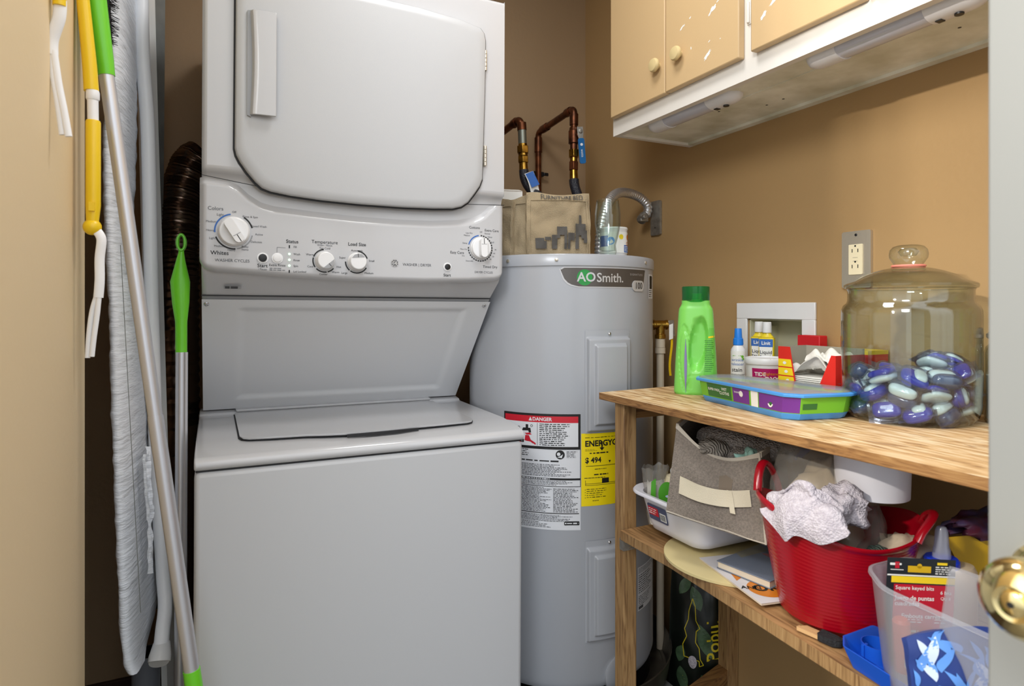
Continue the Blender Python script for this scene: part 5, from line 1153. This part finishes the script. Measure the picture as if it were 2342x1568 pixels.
MB().tube(smooth_path([(1.040,.556,ZL+.098),(1.049,.552,ZL+.094),(1.048,.552,ZL+.075),(1.040,.556,ZL+.070)],6),.0022,0,8).build('wire_clip','black',gl)
tag(MB().prism([(0,0),(.115,.012),(.115,-.115),(.06,-.115)],0,.0015,0,frame((1.068,.606,.787),(.82,-.42,0),(0,.02,1))).build('yellow_folder','folder',smooth=False),'yellow paper folder leaning behind the glue bottle','folder')
tag(MB().prism([(.828,.520),(.800,.470),(.800,.40),(.885,.40),(.890,.500),(.870,.53)],ZL+.030,ZL+.062,0).build('folded_paper','paper',bevel=.003),'folded white paper at the bottom of the frosted container','paper')
wbz=thing('white_squeeze_bottle','white bottle with red cap at the door edge','bottle',(1.03,.478,ZL),world=True)
MB().lathe([(.028,0),(.030,.003),(.030,.055),(.024,.068),(.016,.072)],0,T(1.03,.478,ZL),36).build('bottle_body','plastic',wbz)
MB().lathe([(.018,.070),(.019,.072),(.019,.088),(.017,.090)],0,T(1.03,.478,ZL),30).build('cap','redp2',wbz)
# blue patterned pouch at the very front
pm=MB()
def pouch(u,v):
    x=(u-.5)*.150; z=.115*v+.014*math.sin(PI*u)*v
    return (x,.004*noise.noise(Vector((u*5,v*5,0)))-.010*math.sin(PI*u)*math.sin(PI*v),z)
PX=frame((.762,.408,.662),(.82,-.44,0),(.20,.38,0))
PX=T(.788,.402,.658)@RZ(-28)@RX(-14)
pm.sheet(pouch,24,20,.010,0)
rn=random.Random(21)
for k in range(80):
    u0,v0=rn.uniform(.02,.90),rn.uniform(.04,.84); du,dv=rn.uniform(.03,.10),rn.uniform(.10,.26); sk=rn.uniform(-.16,.16)
    f=lambda u,v:(lambda p:(p[0],p[1]-.0062,p[2]))(pouch(min(.98,max(.02,u0+du*(u-.5)*math.sin(PI*v)+sk*v*v)),min(1,v0+dv*v)))
    pm.grid(f,2,8,1 if k%3 else 2)
pm.v=[tuple(PX@Vector(p)) for p in pm.v]
tag(pm.build('patterned_pouch',['navy','lblue','pale'],ang=80),'shiny navy and light blue patterned pouch in front of the frosted container','pouch')
tag(MB().lathe([(.010,0),(.011,.002),(.011,.07),(.008,.074)],0,T(.850,.535,ZL+.012)@RY(-4),20).build('orange_marker',mat('orange_plastic','d8552c',.4)),'orange plastic marker seen through the frosted container','marker')
lump('blue_wrapper',(1.16,.60,.80),(.085,.030,.018),'crinkled blue and red wrapper in the shade behind the glue bottle','wrapper',mat('blue_wrapper','2d4a78',.4,col2='5a2436',vscale=18),15,am=.6)
# ================================================================ ON THE FLOOR: tall printed bag
sb=thing('potting_soil_bag','tall dark printed bag with leaf pictures on the floor under the shelf','bag',(1.225,1.395,0),world=True)
def sbf(sg):
    def fn(u,v):
        w_=.074*(1-.12*v**3); x=(u-.5)*2*w_; z=.415*v
        dpt=.048*(math.sin(PI*min(max(u,.04),.96))**.5)*(1-.75*v**4)*(1 if v>.02 else .7)
        return (x,sg*dpt+.006*noise.noise(Vector((u*5,v*7,sg))),z)
    return fn
SX=T(1.262,1.398,0)@RZ(-45)
b=MB().sheet(sbf(-1),22,30,.002,0,SX).sheet(sbf(1),22,30,.002,0,SX)
sbb=b.build('bag_body','soil',sb,ang=80)
sf=sbf(-1)
pm=MB(); 
def leaf(cx_,cz,L_,W_,a_,m):
    for s_ in (-1,1):
        pm.grid(lambda u,v:(cx_+(L_*(u-.5))*math.cos(R(a_))-(s_*W_*v*math.sin(PI*u)**.8)*math.sin(R(a_)),0,cz+(L_*(u-.5))*math.sin(R(a_))+(s_*W_*v*math.sin(PI*u)**.8)*math.cos(R(a_))),10,2,m)
for a_ in ((.028,.215,.10,.019,-70,0),(.004,.33,.07,.016,110,0),(-.028,.36,.06,.014,60,0),(-.035,.10,.07,.016,100,0),(.006,.07,.06,.014,50,0),(-.02,.055,.05,.012,140,0),(.03,.10,.05,.012,-60,0),(-.04,.17,.05,.014,80,0)): leaf(*a_)
ol=[(-.012,.31),(-.006,.33),(.001,.31),(.003,.27),(.014,.25),(.004,.24),(.002,.21),(.012,.195),(.015,.165),(.024,.15),(.013,.145),(.012,.16),(-.03,.165),(-.033,.20),(-.022,.225),(-.028,.245),(-.018,.27),(-.016,.295)]
def line(p,q,w_,m):
    d_=Vector((q[0]-p[0],q[1]-p[1])); n=Vector((-d_.y,d_.x)).normalized()*w_/2
    pm.add([(p[0]+n.x,-.0002,p[1]+n.y),(p[0]-n.x,-.0002,p[1]-n.y),(q[0]-n.x,-.0002,q[1]-n.y),(q[0]+n.x,-.0002,q[1]+n.y)],[(0,1,2,3)],m)
for p,q in zip(ol,ol[1:]+ol[:1]): line(p,q,.0022,1)
for k in range(4): line((-.034+.004*k,.108-.008*k),(.018+.002*k,.082-.009*k),.0018,1)
pm.disc((0,0),.012,2,T(-.006,-.0005,.155)@RX(90),0,20,1.5)
n0=len(pm.v); pm.text('Pobul',.050,T(.052,-.0004,.215)@RX(90)@RZ(90),1,bold=.01,sx=1)
pm.map(lambda x,y,z:tuple(SX@(Vector(sf(min(max(x/.148+.5,0),1),min(max(z/.415,0),1)))+Vector((x-(min(max(x/.148+.5,0),1)-.5)*2*.074*(1-.12*min(max(z/.415,0),1)**3),-.0022+y,0)))))
pm.build('printed_artwork',['leafp','yprint','meshw'],sbb,smooth=False)
# ================================================================ LEFT OF THE MACHINE
def PW(px,py,dist):      # a place on the view line through a photo point, at that depth (room coordinates)
    u=(px-1171)/1420; return Vector((.4321+u*.9018,.9018-u*.4321,(703-py)/1420))*dist+Vector((0,0,H))
# near green handled mop with aluminium pole
A_=PW(243,168,1.02); B_=PW(438,1530,1.06); D_=(B_-A_)
mp_=thing('flat_mop','long mop with lime green handle and aluminium pole crossing the washer edge','mop',(.10,1.05,0),world=True)
MB().tube([A_,A_+D_*.57],.0112,0,24).build('upper_pole','alu',mp_)
MB().tube([A_+D_*.568,A_+D_*1.0],.0122,0,24).tube([A_+D_*.565,A_+D_*.575],.0118,0,24).build('lower_pole','alu',mp_)
U=-D_.normalized()
MB().tube([A_-U*.004,A_+U*.02,A_+U*.08,A_+U*.16,A_+U*.26,A_+U*.34,A_+U*.40],[.0122,.0135,.0148,.0165,.0170,.0160,.010],0,24).build('grip','lime',mp_)
MB().tube([B_,B_-U*.10,B_-U*.14],[.0135,.0140,.012],0,24).build('socket','lime',mp_)
E_=B_-U*.14; 
MB().tube([E_,E_-U*.30],.0112,0,20).tube([E_-U*.30,Vector((E_-U*.30).xy.to_3d())+Vector((0,0,.03))],.012,0,20).build('lower_rod','alu',mp_)
f_=E_-U*.30
MB().cbox((f_.x,f_.y,.018),(.30,.09,.022)).build('mop_head','lime',mp_,bevel=.008)
# second green handled pole standing against the machine
px2,py2=-.064,1.50
m2=thing('broom','slim lime green handled pole standing upright against the washer side','broom',(px2,py2,0),world=True)
MB().tube([(px2-.004,py2,0.10),(px2,py2,1.065)],.0108,0,20).tube([(px2-.0035,py2,.10),(px2,py2,1.065)],.0045,0,8,X=T(.0085,-.006,0)).build('pole','alu',m2)
MB().tube([(px2,py2,1.06),(px2,py2,1.13),(px2-.001,py2,1.17),(px2-.002,py2,1.215),(px2-.001,py2,1.262),(px2+.0,py2,1.277),(px2,py2,1.283)],[.0112,.0116,.0165,.0190,.0085,.0055,.005],0,24,flat=.75,up=(1,0,0)).build('grip','lime',m2)
lp=[(px2+.0072*math.cos(t),py2,1.2985+.0165*math.sin(t)) for t in [2*PI*k/24 for k in range(24)]]
MB().rings([[tuple(Vector(p)+Vector((p[0]-px2,0,(p[2]-1.2985)*.6)).normalized()*.0038*math.cos(q)+Vector((0,1,0))*.0075*math.sin(q)) for q in [2*PI*j/10 for j in range(10)]] for p in lp],0,None,close=True).build('hanging_loop','lime',m2)
MB().cbox((px2-.004,py2,.05),(.035,.28,.10)).build('broom_head','bristle',m2,bevel=.006)
# dusters hanging on the left wall
def fork(name,root,p,rad,mat_='whitefork'):
    b=MB(); stem,pr1,pr2=p
    b.tube(smooth_path(stem,8),rad,0,16,flat=.5,up=(1,0,0))
    for q in (pr1,pr2): b.tube(smooth_path(q,8),[rad*.55]*(8*(len(q)-1)+1),0,12,flat=.6,up=(1,0,0))
    return b.build(name,mat_,root)
d1=thing('duster_handle','white forked duster end with yellow grip hanging high on the left wall','duster',PW(135,10,.84),world=True)
t=.84
fork('duster_fork',d1,([PW(137,0,t),PW(135,40,t),PW(119,90,t),PW(118,125,t)],[PW(117,110,t),PW(122,170,t),PW(132,230,t),PW(143,308,t)],[PW(123,115,t),PW(134,190,t),PW(146,250,t),PW(157,312,t)]),.0078)
MB().tube([PW(136,14,t),PW(136,-60,t),PW(136,-330,t)],.0080,0,20).build('grip','ylw',d1)
MB().tube([PW(136,-330,t),PW(136,-345,t)],.004,0,10).tube([PW(136,-340,t),PW(136,-340,t)+Vector((-.012,0,0))],.003,0,10).build('wall_hook','chrome',d1)
t=.985
d2=thing('extendable_duster','long yellow and white extendable duster hanging by the wall corner','duster',PW(212,520,t),world=True)
MB().tube(smooth_path([PW(190,-120,t),PW(188,-30,t),PW(196,60,t),PW(204,140,t),PW(209,208,t)],6),[.0085+.0020*min(1,i/24) for i in range(25)],0,24).build('grip','ylw',d2)
MB().tube([PW(211,206,t),PW(212,212,t),PW(212,226,t),PW(212,229,t)],[.0085,.0095,.0095,.0085],0,24).tube([PW(212,225,t),PW(213,280,t)],.0077,0,24).build('inner_tube','whitefork',d2)
sl=MB().tube([PW(213,276,t),PW(213,280,t),PW(213,470,t),PW(211,512,t)],[.0095,.0104,.0104,.0085],0,24); c_=PW(211,519,t); sl.sphere(c_,.0130,0,None,24)
p_=PW(210,472,t-.009); sl.cbox(p_,(.008,.006,.014)); sl.build('outer_sleeve','ylw',d2)
fork('duster_fork',d2,([PW(222,528,t),PW(232,548,t),PW(228,590,t),PW(228,640,t),PW(225,680,t)],[PW(223,670,t),PW(211,710,t),PW(204,760,t),PW(200,818,t)],[PW(227,670,t),PW(222,720,t),PW(215,770,t),PW(210,815,t)]),.0068)
MB().tube([PW(190,-120,t),PW(190,-140,t)],.004,0,10).tube([PW(190,-135,t),PW(190,-135,t)+Vector((-.02,0,0))],.003,0,10).build('wall_hook','chrome',d2)
# black bristled brush behind the green grip
t=1.16
br=thing('bristle_brush','black bristled brush hanging behind the green mop grip','brush',PW(250,60,t),world=True)
b=MB(); rn=random.Random(5)
c0,c1=PW(243,-60,t),PW(252,100,t)
for k in range(260):
    q=rn.random(); p=c0.lerp(c1,q); a_=rn.uniform(0,2*PI); dv=Vector((math.cos(a_),math.sin(a_),rn.uniform(-.5,-.1)))*.019*(1-.35*q**3); b.tube([p,p+dv*.6,p+dv],[.0007,.0006,.0003],0,4)
b.tube([c0,c1],.004,0,8); b.build('bristles','bristle',br)
# ironing board folded on its side, with torn cover
ib=thing('ironing_board','folded ironing board with pale torn cover standing beside the washer','ironing board',(-.13,1.45,.4),world=True)
L=[(-150,249,305),(0,249,305),(90,254,306),(200,257,306),(330,243,304),(420,243,303),(500,246,294),(620,252,304),(700,256,316),(830,260,322),(900,262,324),(1000,265,330),(1100,268,334),(1200,273,340),(1300,277,346),(1390,281,352),(1430,285,352),(1462,292,342),(1480,304,330)]
def ibx(y,which):
    for a_,b_ in zip(L,L[1:]):
        if y<=b_[0]: k=(y-a_[0])/(b_[0]-a_[0]); return a_[1+which]+(b_[1+which]-a_[1+which])*k
    return L[-1][1+which]
rr=[]
N_=330
for i in range(N_+1):
    y=-150+1630*i/N_; xl,xr=ibx(y,0),ibx(y,1)
    P0=PW(xl,y,1.22); P1=PW(xr,y,1.42); c_=(P0+P1)/2; hx=(P1-P0)/2; n=Vector((hx.y,-hx.x,0)).normalized()*.014
    wr=.0016*noise.noise(Vector((i*.3,3,0)))
    z=PW(300,y,1.32).z
    ring_=[]
    for j in range(20):
        a_=2*PI*j/20; e=.55
        cx_=abs(math.cos(a_))**e*(1 if math.cos(a_)>0 else -1); sy_=abs(math.sin(a_))**.8*(1 if math.sin(a_)>0 else -1)
        p=c_+hx*cx_*(1+wr*8)+n*sy_*(1+.25*noise.noise(Vector((i*.18,cx_*2,sy_)))) + n*sy_*.0080*(noise.noise(Vector((cx_*1.3+.02*i,i*.42,1)))+.6*noise.noise(Vector((cx_*1.3,i*.95,4)))) ; ring_.append((p.x,p.y,z+.006*noise.noise(Vector((cx_*3,i*.07,0)))))
    rr.append(ring_)
MB().rings(rr,0).build('padded_cover','cover',ib,ang=80,noise_=(.0012,70))
MB().tube([PW(283+ (y-700)*.055,y,1.213) for y in range(560,1420,20)],.0007,0,5).build('seam','greyp',ib)
tn=MB().sheet(lambda u,v:tuple(PW(333+6*v+14*u*(1-abs(2*v-1)*.3)+8*noise.noise(Vector((v*9,u*3,0))),1020+290*v,1.30+.01*u)),6,40,.001,0)
tn.sheet(lambda u,v:tuple(PW(326+10*v+6*u,1040+150*v,1.285)),3,12,.002,0)
tn.build('torn_flap','cover',ib,ang=80,noise_=(.003,60))
MB().tube([PW(330,760,1.44),PW(338,1100,1.44),PW(352,1390,1.44)],.010,0,12).build('board_edge',mat('board_metal','565a58',.5,.4),ib)
lg=MB().tube(smooth_path([PW(322,-100,1.40),PW(326,120,1.40),PW(338,300,1.40),PW(345,600,1.40),PW(356,1000,1.40),PW(372,1290,1.38),PW(378,1380,1.36),PW(372,1440,1.33),PW(366,1500,1.30)],10),.0145,0,20).build('tubular_leg','whitefork',ib)
MB().tube([PW(370,1470,1.32),PW(366,1500,1.30),PW(364,1512,1.295)],[.0165,.0215,.0215],0,28).tube([PW(364,1512,1.295),PW(363.7,1515,1.293)],[.0200,.0185],0,28).build('leg_tip','plastic',lg)
# white plank, grey strip, grey drain pipe behind
pk=MB(); 
def strip(mb,L_,R_,tl,tr,th,m=0):
    y0_,y1_=L_[0][0],L_[-1][0]
    return mb.sheet(lambda u,v:tuple(PW(interp(L_,y0_+(y1_-y0_)*v)*(1-u)+interp(R_,y0_+(y1_-y0_)*v)*u,y0_+(y1_-y0_)*v,tl+(tr-tl)*u)),4,30,th,m)
wpn=thing('white_plank','long white painted plank with a screw, leaning behind the ironing board','plank',(-.12,1.72,.1),world=True)
strip(pk,[(-250,312),(0,315),(600,330),(1000,345),(1400,372),(1568,376)],[(-250,348),(0,349),(300,357),(560,366),(1000,378),(1400,397),(1568,400)],1.50,1.545,.014).build('plank_board','plank',wpn)
MB().lathe([(.0072,0),(.0068,.002),(.0035,.0025),(.003,.0005)],0,T(*PW(337,601,1.488))@RZ(-30)@RX(90),20).build('screw','steel',wpn)
gp_=MB(); strip(gp_,[(-250,348),(0,347),(560,360),(760,365)],[(-250,377),(0,375),(400,371),(560,367),(760,366)],1.60,1.64,.008)
tag(gp_.build('grey_strip','greyp',smooth=False),'dirty grey board strip behind the white plank','board')
g0=PW(334,1490,1.48)
tag(MB().tube([(g0.x,g0.y,0),(g0.x,g0.y,g0.z)],.030,0,32).tube([(g0.x,g0.y,g0.z-.03),(g0.x,g0.y,g0.z)],.033,0,32).build('drain_pipe','pvc'),'grey plastic drain pipe stub below the ironing board','pipe')
for o in bpy.data.objects:
    if '_w' in o: del o['_w']
